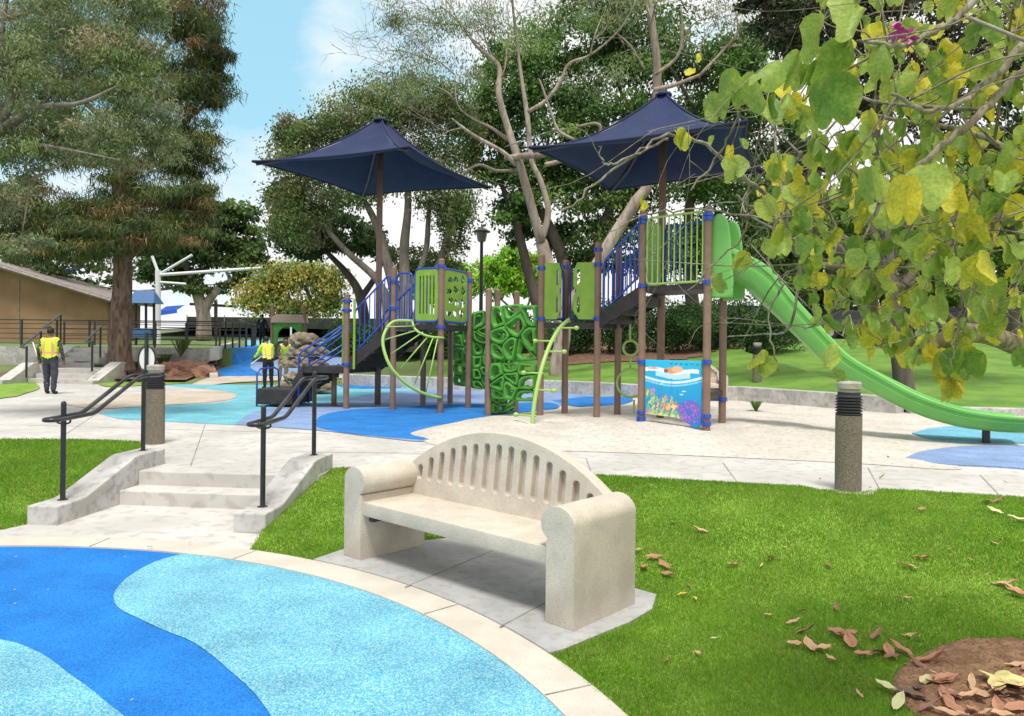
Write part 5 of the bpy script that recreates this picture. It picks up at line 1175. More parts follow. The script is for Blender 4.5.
br((518,170,Y,.06),(495,168,Y-.3,.055),(478,169,Y-.3,.05),(463,173,Y-.3,.025)); br((506,158,Y,.09),(525,157,Y-.5,.10),(545,155,Y-.8,.095),(543,150,Y-.8,.05))
br((545,165,Y,.08),(565,160,Y,.075),(590,152,Y,.07),(600,135,Y,.06),(592,125,Y,.055),(578,128,Y,.05)); br((575,140,Y,.055),(556,130,Y,.05),(548,110,Y,.04),(542,82,Y,.035),(538,78,Y,.02))
br((563,310,Y,.2),(585,285,Y,.2),(605,245,Y,.19),(628,205,Y,.18),(648,178,Y,.17),(655,120,Y+.4,.15),(655,60,Y+.4,.13),(652,0,Y+.4,.11),(650,-60,Y+.4,.08))
br((655,75,Y,.06),(672,55,Y,.055),(684,35,Y,.045),(680,5,Y,.03)); br((700,75,Y,.05),(720,50,Y,.045),(738,30,Y,.035),(735,5,Y,.02)); br((654,90,Y,.08),(675,85,Y,.07),(700,75,Y,.05)); br((720,48,Y,.03),(742,45,Y,.025)); br((645,70,Y,.04),(630,45,Y,.03),(612,30,Y,.02))
rb = random.Random(11)
def spray(px, py, ang, ln, r, depth=0):
    """bare ramifying twigs"""
    pts = [(px, py, Y+rb.uniform(-.3, .3), r)]; a = ang
    for k in range(3): a += rb.uniform(-.45, .45); px += math.cos(a)*ln/3; py -= math.sin(a)*ln/3; pts.append((px, py, Y+rb.uniform(-.5, .5), r*(1-.28*(k+1))))
    T.append([PT(*q) for q in pts])
    if depth < 3:
        for k in range(4 if depth < 2 else 2): q = pts[rb.choice((1, 2, 3))]; spray(q[0], q[1], a+rb.uniform(-1.0, 1.0), ln*rb.uniform(.55, .8), max(q[3]*.65, .008), depth+1)
for px, py, an, ln in ((496,65,1.9,60),(480,45,2.2,70),(462,25,2.8,60),(455,75,2.4,60),(458,105,2.7,50),(498,85,1.3,60),(520,40,1.6,60),(462,128,2.9,40),(510,0,2.2,60),(430,60,2.6,50),(445,30,2.0,50),(590,55,.9,50),(684,35,1.2,50),(735,20,1.3,50),(652,20,2.2,60),(652,20,1.0,60),(620,30,1.6,50),(738,30,.4,50),(700,60,1.2,40)): spray(px, py, an, ln, .03)
tree('bare_pale_tree', 'large pale barked tree with bare twisting limbs in front of the dense ficus', (b_.x, b_.y, float(hill_z(b_.x, b_.y))), T,
     [CL_(420,60,Y,34,34,.8), CL_(440,20,Y,50,30,1), CL_(395,20,Y,26,26,.5), CL_(480,10,Y,40,26,.7), CL_(470,70,Y,30,30,.4), CL_(405,95,Y,26,20,.4), CL_(620,10,Y,50,20,.5), CL_(720,20,Y,40,24,.5), CL_(600,80,Y,40,30,.4), CL_(540,20,Y,50,24,.5)],
     [(.15,.19,.09), (.19,.22,.12), (.11,.15,.06)], 15000, .11, M['bark_pale'], .25, 1.0, sig=.2, nsub=22, shell=.1, twigs=False)
# 8 bright green background trees
for px, py, rx, ry, Y, lab in ((437,282,44,24,46,'low bright green tree left of the lamp post'), (512,272,32,30,44,'rounded bright green tree just right of the lamp post')):
    b_ = at(px+8, 345, Y)
    tree('round_tree', lab, (b_.x, b_.y, 2), [[PT(px+8,345,Y,.16), PT(px+6,310,Y,.13), PT(px,290,Y,.07)], [PT(px+10,320,Y,.09), PT(px+18,300,Y,.06), PT(px+24,285,Y,.04)], [PT(px+6,315,Y,.09), PT(px-10,300,Y,.05)]],
         [CL_(px-rx*.5, py+3, Y, rx*.55, ry*.7, 1), CL_(px+rx*.1, py-ry*.35, Y, rx*.6, ry*.6, 1), CL_(px+rx*.6, py+2, Y, rx*.5, ry*.65, 1), CL_(px, py+8, Y, rx*.6, ry*.6, .8)],
         [(.17,.32,.035), (.22,.40,.05), (.12,.24,.03), (.30,.42,.07)], 16000, .24, M['bark_grey'], .5, .1, sig=.17, shell=.4)
# 9 hedge
cl = []; 
for i in range(17):
    x = 2.0+i*.55; y = 29.2+.6*math.sin(i*1.3)-.02*i; z = float(hill_z(x, y)); cl.append((x, y, z+1.0, .75, .8, 1.05+.12*math.sin(i*2.1), 1)); 
tree('hedge', 'tall dark clipped hedge behind the play structure above the lawn', (6, 29.2, float(hill_z(6, 29.2))), [[(x, 29.4, float(hill_z(x, 29.4))-.05, .05), (x+.1, 29.4, float(hill_z(x, 29.4))+.8, .03)] for x in np.arange(2, 11, .9)], cl, [(.025,.055,.018), (.035,.075,.022), (.05,.10,.03)], 52000, .11, M['bark_dark'], .5, .0, sig=.22, nsub=22, shell=.3, twigs=False, cat='hedge')
cl = []
for i in range(13):
    x = -7.2+i*.66; y = 31+.5*math.sin(i*1.7); cl.append((x, y, float(hill_z(x, y))+.75, .75, .7, .8+.15*math.sin(i*2.6), 1))
tree('hedge', 'lower dark green shrub row behind the climbing nets', (-3, 31, float(hill_z(-3, 31))), [[(x, 31.1, float(hill_z(x, 31.1))-.05, .05), (x+.1, 31.1, float(hill_z(x, 31.1))+.6, .03)] for x in np.arange(-7, 1, .9)], cl, [(.035,.075,.02), (.05,.10,.025), (.07,.13,.03)], 36000, .12, M['bark_dark'], .5, .0, sig=.22, nsub=20, shell=.3, twigs=False, cat='hedge')
# 10 right hand trees
def rtree(px, py, Y, lab, cl, pal, n, size, bark, r=.25, name='shade_tree', lean=0, **k):
    b_ = at(px, py, Y); z = float(hill_z(b_.x, b_.y)); zz = 345-(z-EYE)*FOC/Y
    tree(name, lab, (b_.x, b_.y, z), [[PT(px,zz+6,Y,r*1.5), PT(px,zz-8,Y,r), PT(px+lean*.4,zz-90,Y,r*.8), PT(px+lean,zz-200*20/Y,Y,r*.55), PT(px+lean*1.2,zz-300*20/Y,Y,r*.3)], [PT(px+lean*.4,zz-90,Y,r*.5), PT(px+50,zz-170,Y,r*.3), PT(px+90,zz-220,Y,r*.15)], [PT(px+lean*.4,zz-100,Y,r*.5), PT(px-40,zz-180,Y,r*.3), PT(px-70,zz-230,Y,r*.15)]], cl, pal, n, size, bark, **k)
dk = [(.035,.05,.025), (.05,.065,.03), (.06,.05,.035), (.03,.045,.022)]
rtree(903, 392, 18.6, 'dark trunked tree rising behind the long green slide', [CL_(800,25,18.6,40,36,1), CL_(780,-10,18.6,40,26,1), CL_(850,10,18.6,60,40,1), CL_(920,40,18.6,60,50,1), CL_(990,30,18.6,60,60,1), CL_(880,90,18.6,44,30,.7), CL_(960,120,18.6,60,34,.8), CL_(1040,90,18.6,50,60,.8), CL_(800,165,19.5,26,30,.5)], dk, 38000, .14, M['bark_dark'], .24, lean=-25, asp=.5, droop=.3, sig=.15)
md = [(.10,.18,.03), (.14,.24,.045), (.07,.13,.025), (.20,.27,.06)]
rtree(830, 335, 40, 'mid green tree behind the dark fence at the right of the hedge', [CL_(810,240,40,36,30,1), CL_(850,215,40,36,34,1), CL_(870,255,40,30,24,.8), CL_(790,205,40,24,24,.6)], md, 16000, .28, M['bark_dark'], .25)
rtree(960, 335, 44, 'light green tree behind the parked cars on the right', [CL_(930,235,44,40,34,1), CL_(985,215,44,44,40,1), CL_(1020,260,44,36,30,1), CL_(950,280,44,30,18,.6)], md, 20000, .30, M['bark_grey'], .25)
for px_, Y_, lb_ in ((806,47,'dark bushy tree just right of the hedge end behind the fence'), (868,50,'wide dark tree behind the fence above the slide middle'), (930,49,'wide dark tree behind the parked cars'), (1000,50,'wide dark tree behind the fence near the right edge')):
    rtree(px_, 335, Y_, lb_, [CL_(px_-22, 292, Y_, 30, 24, 1), CL_(px_+22, 288, Y_, 30, 26, 1), CL_(px_, 255, Y_, 40, 26, 1.1), CL_(px_-14, 222, Y_, 32, 26, .9), CL_(px_+20, 205, Y_, 30, 26, .9)], [(.055,.085,.025), (.08,.12,.035), (.10,.10,.05), (.12,.15,.04)], 20000, .26, M['bark_dark'], .2, sig=.2, shell=.2)
rtree(775, 335, 36, 'slim dark tree between hedge end and fence', [CL_(775,250,36,22,34,1), CL_(790,290,36,20,22,.7), CL_(760,205,36,30,30,.8)], dk+md[:1], 12000, .22, M['bark_dark'], .16)
rtree(1015, 335, 34, 'tall tree near the right edge of the rising lawn', [CL_(1010,170,34,50,50,1), CL_(1050,230,34,40,50,1), CL_(960,190,34,34,34,.7)], md, 18000, .22, M['bark_dark'], .2)

# parked cars on the right
def car(px, Y, label, flip=1):
    b_ = at(px, 330, Y); x0, z0 = b_.x, float(hill_z(b_.x, Y)); root = empty('parked_car', (x0, Y, z0), label, 'car', 'cars parked behind the rising lawn')
    X = Matrix(((flip, 0, 0, x0), (0, 0, -1, Y), (0, 1, 0, z0), (0, 0, 0, 1)))
    body = [(-2.2, .35), (2.2, .35), (2.25, .7), (2.1, .95), (1.3, 1.05), (.7, 1.5), (-.9, 1.52), (-1.8, 1.05), (-2.2, .95)]
    m_ = MB(); m_.prism(body, -.9, .9, X); bd = m_.build('body', M['car'], root, bevel=.06, smooth=True, auto=R(40))
    m_ = MB(); m_.prism([(-1.55, 1.06), (1.15, 1.06), (.65, 1.42), (-.85, 1.44)], -.915, .915, X); m_.build('window', M['glass'], root)
    for wx in (-1.4, 1.4):
        for s_ in (-.88, .88):
            w_ = MB(); w_.v = []; Wm = X @ Matrix.Translation((wx, .34, s_)); n = 20
            ring = [(.17, -.1), (.34, -.1), (.34, .1), (.17, .1)]
            for r_, zz_ in ring:
                for k in range(n): a = 2*math.pi*k/n; w_.v.append(tuple(Wm @ Vector((r_*math.cos(a), r_*math.sin(a), zz_))))
            for i in range(4):
                for k in range(n): w_.f.append((i*n+k, i*n+(k+1) % n, ((i+1) % 4)*n+(k+1) % n, ((i+1) % 4)*n+k))
            wh = w_.build('wheel', M['rubber'], root)
            r2 = MB(); r2.v = [tuple(Wm @ Vector((.18*math.cos(2*math.pi*k/n), .18*math.sin(2*math.pi*k/n), z_))) for z_ in (-.07, .07) for k in range(n)]; r2.f = [tuple(range(n)), tuple(range(n, 2*n))]; r2.build('rim', M['chrome'], wh)
car(935, 38.5, 'dark parked car seen through the branches above the slide'); car(850, 39, 'dark parked car partly hidden by the slide')

# ================================================================== orchid tree in the foreground
ot = empty('orchid_tree', (3.0, 3.55, float(lawn_z(3.0, 3.55))), 'overhanging orchid tree with yellowing two lobed leaves and pink flowers at the right', 'tree')
ob = MB(); onodes = []
def obr(*pts, n=6, seg_=9):
    P = bez([PT(*p) for p in pts], n)
    jit = [(p[0]+rng.normal()*.004, p[1]+rng.normal()*.004, p[2]+rng.normal()*.004) for p in P]
    ob.tube(jit, [float(p[3]) for p in P], seg_); onodes.extend([(Vector(j), float(p[3])) for j, p in zip(jit, P)])
zb = float(lawn_z(3.0, 3.55))
T0 = [(3.0, 3.55, zb-.1, .13), (3.0, 3.55, zb+.4, .10), (3.0, 3.5, 1.1, .09), (2.9, 3.45, 1.6, .075)]
P = bez(T0, 5); ob.tube([p[:3] for p in P], [float(p[3]) for p in P], 12)
def O(*a): obr(*a)
kx = at(1130, 350, 3.45)
P = bez([(2.9, 3.45, 1.5, .07), (kx.x, kx.y, kx.z, .055), PT(1045,358,3.3,.046), PT(1020,347,3.27,.044), PT(991,336,3.22,.041), PT(961,333,3.17,.042), PT(938,343,3.12,.036), PT(916,347,3.1,.031), PT(890,344,3.07,.026), PT(868,339,3.05,.022)], 6); ob.tube([p[:3] for p in P], [float(p[3]) for p in P], 12); onodes += [(Vector(p[:3]), float(p[3])) for p in P]
O((878,344,3.06,.022),(874,332,3.05,.022),(874,314,3.05,.021),(868,285,3.0,.019),(848,258,2.95,.017),(828,238,2.9,.015),(802,226,2.9,.013),(778,214,2.85,.011),(752,208,2.8,.007),(738,196,2.8,.004))
O((955,322,3.2,.014),(930,305,3.15,.020),(905,290,3.1,.019),(870,278,3.0,.017),(840,268,2.95,.015),(812,262,2.9,.013),(792,245,2.85,.011),(785,210,2.8,.010),(790,180,2.8,.008),(800,150,2.75,.006))
O((1120,300,3.4,.03),(1080,250,3.0,.022),(1024,205,2.7,.014),(985,225,2.6,.012),(945,250,2.6,.009),(920,262,2.6,.006))
O((1100,160,2.6,.02),(1040,70,2.3,.013),(990,105,2.25,.012),(950,140,2.2,.010),(915,170,2.2,.009),(885,200,2.2,.007),(868,225,2.2,.005))
O((1100,60,2.4,.02),(1045,20,2.2,.012),(1010,60,2.15,.011),(965,100,2.15,.009),(925,110,2.1,.007),(890,95,2.1,.005))
O((1060,-80,2.3,.02),(1000,-30,2.1,.012),(960,15,2.05,.010),(935,32,2.05,.009),(895,45,2.0,.007),(855,42,2.0,.004))
O((1100,200,2.8,.02),(1045,180,2.6,.012),(1010,150,2.6,.011),(960,130,2.7,.009),(900,120,2.8,.008),(850,110,2.9,.006),(810,95,2.9,.004))
O((800,225,2.9,.010),(760,190,2.75,.008),(730,165,2.7,.007),(700,142,2.65,.006),(668,136,2.6,.005),(640,150,2.6,.004),(600,180,2.6,.004),(568,208,2.6,.003),(556,205,2.6,.003),(558,192,2.6,.002))
O((668,138,2.6,.005),(640,152,2.6,.004),(610,165,2.58,.004),(600,158,2.56,.003),(600,146,2.55,.002)); O((690,190,2.6,.003),(712,165,2.6,.004),(733,128,2.55,.004),(742,108,2.5,.003))
O((900,230,2.6,.005),(860,180,2.6,.005),(820,140,2.6,.004),(790,95,2.5,.004),(760,90,2.5,.003),(725,110,2.5,.003)); O((820,215,2.7,.004),(760,218,2.7,.004),(700,210,2.7,.003),(650,214,2.7,.003),(610,232,2.7,.002))
O((780,212,2.8,.005),(768,255,2.8,.004),(782,285,2.75,.004),(770,310,2.75,.003),(772,345,2.7,.003),(778,372,2.7,.002)); O((752,208,2.8,.004),(740,240,2.8,.004),(715,262,2.75,.003),(690,290,2.75,.002))
O((950,190,2.5,.006),(955,250,2.5,.004),(962,300,2.5,.004),(955,345,2.45,.003),(950,372,2.45,.002)); O((930,345,3.1,.010),(945,368,3.0,.007),(952,385,3.0,.003)); O((840,300,2.9,.006),(825,320,2.9,.004),(805,330,2.85,.003)); O((905,290,3.0,.008),(930,270,2.9,.006),(960,262,2.8,.005),(1000,275,2.8,.004)); O((1010,150,2.6,.008),(1000,190,2.5,.006),(975,215,2.4,.004),(960,212,2.4,.003)); O((868,285,2.9,.008),(885,250,2.8,.006),(880,210,2.7,.005),(895,170,2.6,.004),(885,140,2.6,.003))
for _ in range(190):                       # side shoots
    q, r = onodes[int(rng.integers(len(onodes)))]
    if r > .03 or q.x > 2.6: continue
    v = Vector(rng.normal(size=3).tolist()); v.x -= .3; v = v.normalized()*rng.uniform(.25, .6); e = q+v; md_ = q.lerp(e, .5)+Vector(rng.normal(size=3).tolist())*.05
    e2 = e+Vector(rng.normal(size=3).tolist())*.12+Vector((0, 0, -.05))
    if (min(e.z, e2.z)-EYE)/max(min(e.y, e2.y), .5) < -.03 or min(e.y, e2.y) < 1.6 or (e.x/e.y < .28 and rng.random() < .6): continue
    P = bez([tuple(q), tuple(md_), tuple(e), tuple(e2)], 4); r0 = min(r*.6, .007); ob.tube([p[:3] for p in P], [r0*(1-.75*i/len(P)) for i in range(len(P))], 5); onodes += [(Vector(p[:3]), r0) for p in P]
# foliage clusters
def okreg(px, py):
    if py > np.interp(px, [700, 760, 800, 840, 900, 960, 1024, 1100], [110, 170, 235, 330, 345, 325, 315, 320]): return False
    if py < np.interp(px, [700, 740, 770, 800, 830], [100, 100, 140, 60, -60]): return False
    return True
twig = []; LC = []; NA = np.array([[n_[0].x, n_[0].y, n_[0].z] for n_ in onodes])
tries = 0; ncl = 0
while ncl < 290 and tries < 9000:
    tries += 1; px, py = rng.uniform(700, 1130), rng.uniform(-70, 345)
    if not okreg(px, py): continue
    dens = np.interp(px, [700, 780, 860, 1000], [.2, .45, .85, 1.0])
    if rng.random() > dens: continue
    Yd = rng.choice([rng.uniform(2.2, 3.2), rng.uniform(3.0, 4.6)], p=[.42, .58]); c_ = at(px, py, Yd); d2 = np.linalg.norm(NA-np.array(c_), axis=1); k = int(d2.argmin()); q = onodes[k][0]
    
    if (c_-q).length > .8: continue
    ncl += 1; md_ = q.lerp(c_, .5)+Vector(rng.normal(size=3).tolist())*.08*min(1, (c_-q).length*2); end = c_+Vector(rng.normal(size=3).tolist())*.04
    P = bez([tuple(q), tuple(md_), tuple(end)], 4); ob.tube([p[:3] for p in P], [.0035-.0022*i/len(P) for i in range(len(P))], 4, cap=False)
    for _ in range(int(rng.integers(3, 7))):
        t = P[int(rng.integers(max(1, len(P)//2), len(P)))]; LC.append((t[0]+rng.normal()*.035, t[1]+rng.normal()*.035, t[2]+rng.normal()*.03, rng.uniform(.042, .078), rng.random()))
for px, py, Yd, sz, yl in ((925,90,2.2,.085,.3),(990,30,2.1,.09,.1),(940,150,2.3,.08,.4),(1010,200,2.2,.085,.2),(860,150,2.4,.085,.3),(838,165,2.5,.08,.5),(815,150,2.5,.08,.4),(860,250,2.5,.085,.3),(905,262,2.4,.085,.3),(930,310,2.6,.09,.4),(985,310,2.5,.09,.2),(770,120,2.4,.09,.5),(800,70,2.2,.11,.2),(815,35,2.1,.12,.1),(842,60,2.0,.125,.1),(835,100,2.0,.13,.1),(870,30,2.0,.12,.15),(880,62,2.05,.10,.2),(848,12,2.1,.12,.15),(728,88,2.3,.115,.3),(752,92,2.3,.12,.25),(776,80,2.2,.12,.35),(788,105,2.4,.07,.9),(715,108,2.4,.09,.35),(683,140,2.6,.07,.7),(733,172,2.6,.085,.6),(810,198,2.6,.10,.75),(908,195,1.9,.11,.95),(930,190,1.9,.12,.6),(955,200,2.2,.09,.9),(975,228,2.3,.10,.8),(870,195,2.2,.10,.45),(884,225,2.3,.10,.4),(772,245,2.7,.08,.5),(763,372,2.7,.09,.75),(750,268,2.8,.07,.6),(723,285,2.8,.07,.55),(986,270,2.3,.10,.85),(932,262,2.3,.09,.55),(945,278,2.3,.09,.4),(820,330,2.9,.08,.3),
    (962,345,3.0,.10,.7),(968,360,3.0,.11,.8),(972,380,3.0,.10,.9),(960,388,3.0,.10,.75),(948,385,3.0,.10,.8),(935,358,3.0,.09,.9),(950,368,3.0,.10,.6),(912,356,3.0,.09,.9),(902,350,3.05,.08,.8),(868,348,3.0,.08,.9),(882,352,3.0,.08,.5),(862,300,2.95,.07,.3),(835,385,3.0,.055,.3),(925,330,3.0,.07,.95),(640,208,2.6,.04,.95),(700,75,2.4,.04,.95),(962,365,2.5,.10,.35),(1005,300,2.6,.11,.2),(1015,260,2.5,.10,.25),(1000,330,2.7,.09,.4)):
    for _ in range(1 if sz > .1 else 2):
        c_ = at(px+rng.normal()*4, py-8+rng.normal()*4, Yd+rng.normal()*.04); LC.append((c_.x, c_.y, c_.z+sz*.3, sz*rng.uniform(.9, 1.1), yl))
def orchid_leaves(LC, name, parent, mat, down=1.0):
    n = len(LC); A = np.array(LC); base = A[:, :3]; Ls = A[:, 3]; ye = A[:, 4]
    half = np.array([(.16, -.06), (.34, -.01), (.47, .13), (.53, .32), (.53, .52), (.47, .72), (.37, .89), (.25, .99), (.14, .98), (.05, .88)]); mid_ = np.array([0, .27, .55, .80])
    ax = np.zeros((n, 3)); ax[:, 2] = -1; ax += rng.normal(size=(n, 3))*[.34, .34, .18]; ax /= np.linalg.norm(ax, axis=1)[:, None]
    az = rng.uniform(0, 2*np.pi, n); fc = (Ls > .105) | (rng.random(n) < .25); az = np.where(fc, rng.normal(size=n)*.55, az); sd_ = np.c_[np.cos(az), np.sin(az), rng.normal(size=n)*.2]; sd_ -= (sd_*ax).sum(1)[:, None]*ax; sd_ /= np.linalg.norm(sd_, axis=1)[:, None]; nr = np.cross(sd_, ax)
    fold = rng.uniform(.3, 1.15, n); curl = rng.uniform(-.25, .35, n); V = []; Cc = []
    g0 = np.array([.13, .26, .035]); g1 = np.array([.40, .52, .12]); ylw = np.array([.72, .62, .05]); brn = np.array([.40, .20, .05])
    mixg = rng.random(n)[:, None]; gb = g0*(1-mixg)+g1*mixg; yel = np.clip((ye-.52)*2.2+rng.normal(size=n)*.12, 0, 1)
    def addv(u, v, edge):
        z_ = np.abs(u)*np.sin(fold)-curl*1.3*u*u+curl*v*v*.9+.10*np.sin(v*8+az*3+np.sign(u))*np.abs(u)*1.6; uu = u*np.cos(fold)
        V.append(base+(sd_*(uu*Ls)[:, None])+(ax*(v*Ls)[:, None])+(nr*(z_*Ls)[:, None]))
        e = np.clip(yel+edge*(.15+.6*yel)*rng.uniform(.4, 1.3, n)-.05, 0, 1)[:, None]; c = gb*(1-e)+ylw*e
        b = (edge*np.clip(yel-.6, 0, 1)*rng.random(n))[:, None]; Cc.append(c*(1-b)+brn*b)
    one = np.ones(n)
    for v in mid_: addv(0*one, v*one, .05)
    for sgn in (-1, 1):
        for (u, v) in half: addv(sgn*u*one, v*one, 1.0)
        for (u, v) in ((.27, .22), (.27, .50), (.24, .76)): addv(sgn*u*one, v*one, .3)
    m = len(V); V = np.stack(V, 1).reshape(-1, 3); Cc = np.stack(Cc, 1).reshape(-1, 3)
    F2 = []
    for s0_ in (4, 17):
        h = list(range(s0_, s0_+10)); i0, i1, i2 = s0_+10, s0_+11, s0_+12
        t = [(0, h[0], i0), (h[0], h[1], i0), (h[1], h[2], i0), (0, i0, 1), (h[2], h[3], i0), (i0, h[3], i1), (1, i0, i1), (h[3], h[4], i1), (1, i1, 2), (h[4], h[5], i1), (i1, h[5], i2), (2, i1, i2), (h[5], h[6], i2), (h[6], h[7], i2), (h[7], h[8], i2), (h[8], h[9], i2), (2, i2, 3), (3, i2, h[9])]
        F2 += [x if s0_ == 17 else x[::-1] for x in t]
    F2 = (np.array(F2)[None]+np.arange(n)[:, None, None]*m).reshape(-1, 3)
    o = npmesh(name, V, F2, mat, parent=parent, col=Cc); o.data.polygons.foreach_set('use_smooth', np.ones(len(F2), bool)); return o
ob.build('trunk', M['bark_orchid'], ot, smooth=True)
orchid_leaves(LC, 'crown', ot, M['oleaf'])
for px, py, Yd, sc in ((897,30,2.0,1.0),(908,38,2.02,.8),(728,170,2.65,.8),(741,168,2.65,.6),(835,172,2.9,.45)):
    c_ = at(px, py, Yd); m_ = MB()
    for k in range(9):
        a, e = random.uniform(0, 6.28), random.uniform(-1, 1); d = Vector((math.cos(a)*math.cos(e), math.sin(a)*math.cos(e), math.sin(e)))*.038*sc; s_ = d.cross(Vector((.2, .5, 1))).normalized()*.012*sc; k0 = len(m_.v)
        m_.v += [tuple(c_), tuple(c_+d*.55+s_), tuple(c_+d), tuple(c_+d*.55-s_)]; m_.f.append((k0, k0+1, k0+2, k0+3))
    m_.build('flower', M['magenta'], ot)

# ================================================================== people
def skinned(joints, edges, root_j, sub=2):
    names = list(joints); idx = {n: i for i, n in enumerate(names)}
    me = bpy.data.meshes.new('tmp'); me.from_pydata([joints[n][0] for n in names], [(idx[a], idx[b]) for a, b in edges], []); ob_ = bpy.data.objects.new('tmp', me); C.objects.link(ob_)
    ob_.modifiers.new('s', 'SKIN'); sv = me.skin_vertices[0].data
    for n in names:
        r = joints[n][1]; sv[idx[n]].radius = (r, r) if not isinstance(r, tuple) else r; sv[idx[n]].use_root = (n == root_j)
    sm = ob_.modifiers.new('b', 'SUBSURF'); sm.levels = sub; sm.render_levels = sub
    dg = bpy.context.evaluated_depsgraph_get(); dg.update(); r = bpy.data.meshes.new_from_object(ob_.evaluated_get(dg)); bpy.data.objects.remove(ob_); bpy.data.meshes.remove(me); return r
def person(label, loc, rz, pose, mats, h=1.74, vest=False, bulk=1.0, cap=False):
    """mats: skin, top, trousers, shoe; local +Y is the way the figure faces"""
    J = {}; E_ = []
    def j(n, p, r, par=None):
        J[n] = (Vector(p), r)
        if par: E_.append((par, n))
    ln = pose.get('lean', 0); hp = .92
    def up(z, y=0, x=0): return (x, y+math.sin(ln)*(z-hp)*1.0, hp+(z-hp)*math.cos(ln))
    b = bulk
    j('pelvis', (0, 0, hp), (.145*b, .11*b)); j('waist', up(1.06), (.135*b, .10*b), 'pelvis'); j('chest', up(1.27), (.165*b, .115*b), 'waist'); j('neck0', up(1.43), (.10, .085), 'chest'); j('neck', up(1.50), .052, 'neck0'); j('head0', up(1.56, .01), .062, 'neck'); j('head1', up(1.63, .018), (.078, .092), 'head0'); j('head2', up(1.70, .012), (.066, .078), 'head1')
    for s_, sd_ in ((-1, 'l'), (1, 'r')):
        st = pose.get('step'+sd_, 0); hx_ = .095*s_
        j('hip'+sd_, (hx_, 0, .86), .088*b, 'pelvis'); j('knee'+sd_, (hx_*1.12, st*.5+.02, .48), .066*b, 'hip'+sd_); j('ank'+sd_, (hx_*1.15, st-.02, .10), .048*b, 'knee'+sd_); j('heel'+sd_, (hx_*1.15, st-.02, .045), .042, 'ank'+sd_); j('toe'+sd_, (hx_*1.35, st+.17, .035), (.042, .032), 'heel'+sd_)
        sh = Vector(up(1.41, 0, .175*s_)); j('sh'+sd_, sh, .062, 'neck0'); el = sh+Vector(pose['el'+sd_]); wr = el+Vector(pose['wr'+sd_]); j('el'+sd_, el, .046, 'sh'+sd_); j('wr'+sd_, wr, .032, 'el'+sd_)
        dn = Vector(pose['wr'+sd_]).normalized(); pm_ = wr+dn*.075; j('palm'+sd_, pm_, (.036, .02), 'wr'+sd_)
        sv = dn.cross(Vector((0, 0, 1)) if abs(dn.z) < .9 else Vector((1, 0, 0))).normalized(); sv = sv if True else sv
        for k in range(4):
            o_ = sv*(k-1.5)*.02; f1 = pm_+dn*.04+o_; bend = (dn+Vector((0, .5, -.2))).normalized(); f2 = f1+bend*[.038, .045, .042, .032][k]
            j('f%d%s' % (k, sd_), f1, .010, 'palm'+sd_); j('g%d%s' % (k, sd_), f2, .008, 'f%d%s' % (k, sd_))
        t1 = wr+dn*.035-sv*.035+Vector((0, .015, 0)); j('th'+sd_, t1, .012, 'wr'+sd_); j('ti'+sd_, t1+dn*.035-sv*.008+Vector((0, .012, 0)), .009, 'th'+sd_)
    me = skinned({k: (tuple(v[0]), v[1]) for k, v in J.items()}, E_, 'pelvis'); sc = h/1.78
    segs = [(J[a][0], J[b_][0], a, b_) for a, b_ in E_]
    def cls(p):
        best = None
        for a, c, na, nb in segs:
            t = max(0, min(1, (p-a).dot(c-a)/max((c-a).length_squared, 1e-9))); d_ = (p-a.lerp(c, t)).length
            if best is None or d_ < best[0]: best = (d_, na, nb)
        n = best[2]
        if n[:4] in ('palm',) or n[:2] in ('th', 'ti') or n[0] in 'fg' or n.startswith('head') or n == 'neck': return 0
        if n.startswith('heel') or n.startswith('toe'): return 3
        if n.startswith('hip') or n.startswith('knee') or n.startswith('ank') or p.z < .93 and n in ('waist',): return 2
        return 1
    tags = [cls(p.center) for p in me.polygons]
    for mt in mats: me.materials.append(mt)
    bodyv = [v.co.copy() for v in me.vertices]; nrm = [v.normal.copy() for v in me.vertices]
    for p, t in zip(me.polygons, tags): p.material_index = t; p.use_smooth = True
    # loose cloth folds
    for v, n in zip(me.vertices, nrm):
        if v.co.z < 1.40 and v.co.z > .12: v.co += n*(.010*math.sin(v.co.z*38+v.co.x*20)*math.cos(v.co.z*17+v.co.y*30)+.004)
    M4 = Matrix.Translation(loc) @ Matrix.Rotation(rz, 4, 'Z') @ Matrix.Scale(sc, 4); MI = Matrix.Scale(sc, 4)
    me.transform(MI); me.name = 'person'; o = bpy.data.objects.new('person', me); C.objects.link(o); o.location = loc; o.rotation_euler = (0, 0, rz); tag(o, label, 'person')
    def child(name, mb, mat, smooth=True):
        off = o.location.copy(); rot = o.rotation_euler.copy(); m2 = bpy.data.meshes.new(name); m2.from_pydata([tuple(Vector(v)*sc) for v in mb.v], [], mb.f)
        if smooth: m2.polygons.foreach_set('use_smooth', [True]*len(m2.polygons))
        m2.materials.append(mat); c = bpy.data.objects.new(name, m2); C.objects.link(c); c.parent = o; return c
    hc = J['head1'][0]+Vector((0, -.012, .03)); hm = MB(); hm.ball(hc, .098, 14, (.88, 1.05, 1.0)); hm.v = [(x, y, z) if not (y > hc.y+.03 and z < hc.z+.035) else (x, hc.y+.03, z) for x, y, z in hm.v]
    hm.v = [(x, y, max(z, hc.z-.075)) for x, y, z in hm.v]; child('cap' if cap else 'hair', hm, M['hair'])
    fm = MB(); fm.ball(J['head1'][0]+Vector((0, .098, -.01)), .014, 8, (.8, 1, 1.3)); child('nose', fm, mats[0])
    for s_ in (-1, 1):
        e_ = MB(); e_.ball(J['head1'][0]+Vector((.030*s_, .086, .018)), .010, 8); child('eye', e_, M['hair']); e_ = MB(); e_.ball(J['head1'][0]+Vector((.084*s_, 0, -.005)), .022, 8, (.4, .8, 1.2)); child('ear', e_, mats[0])
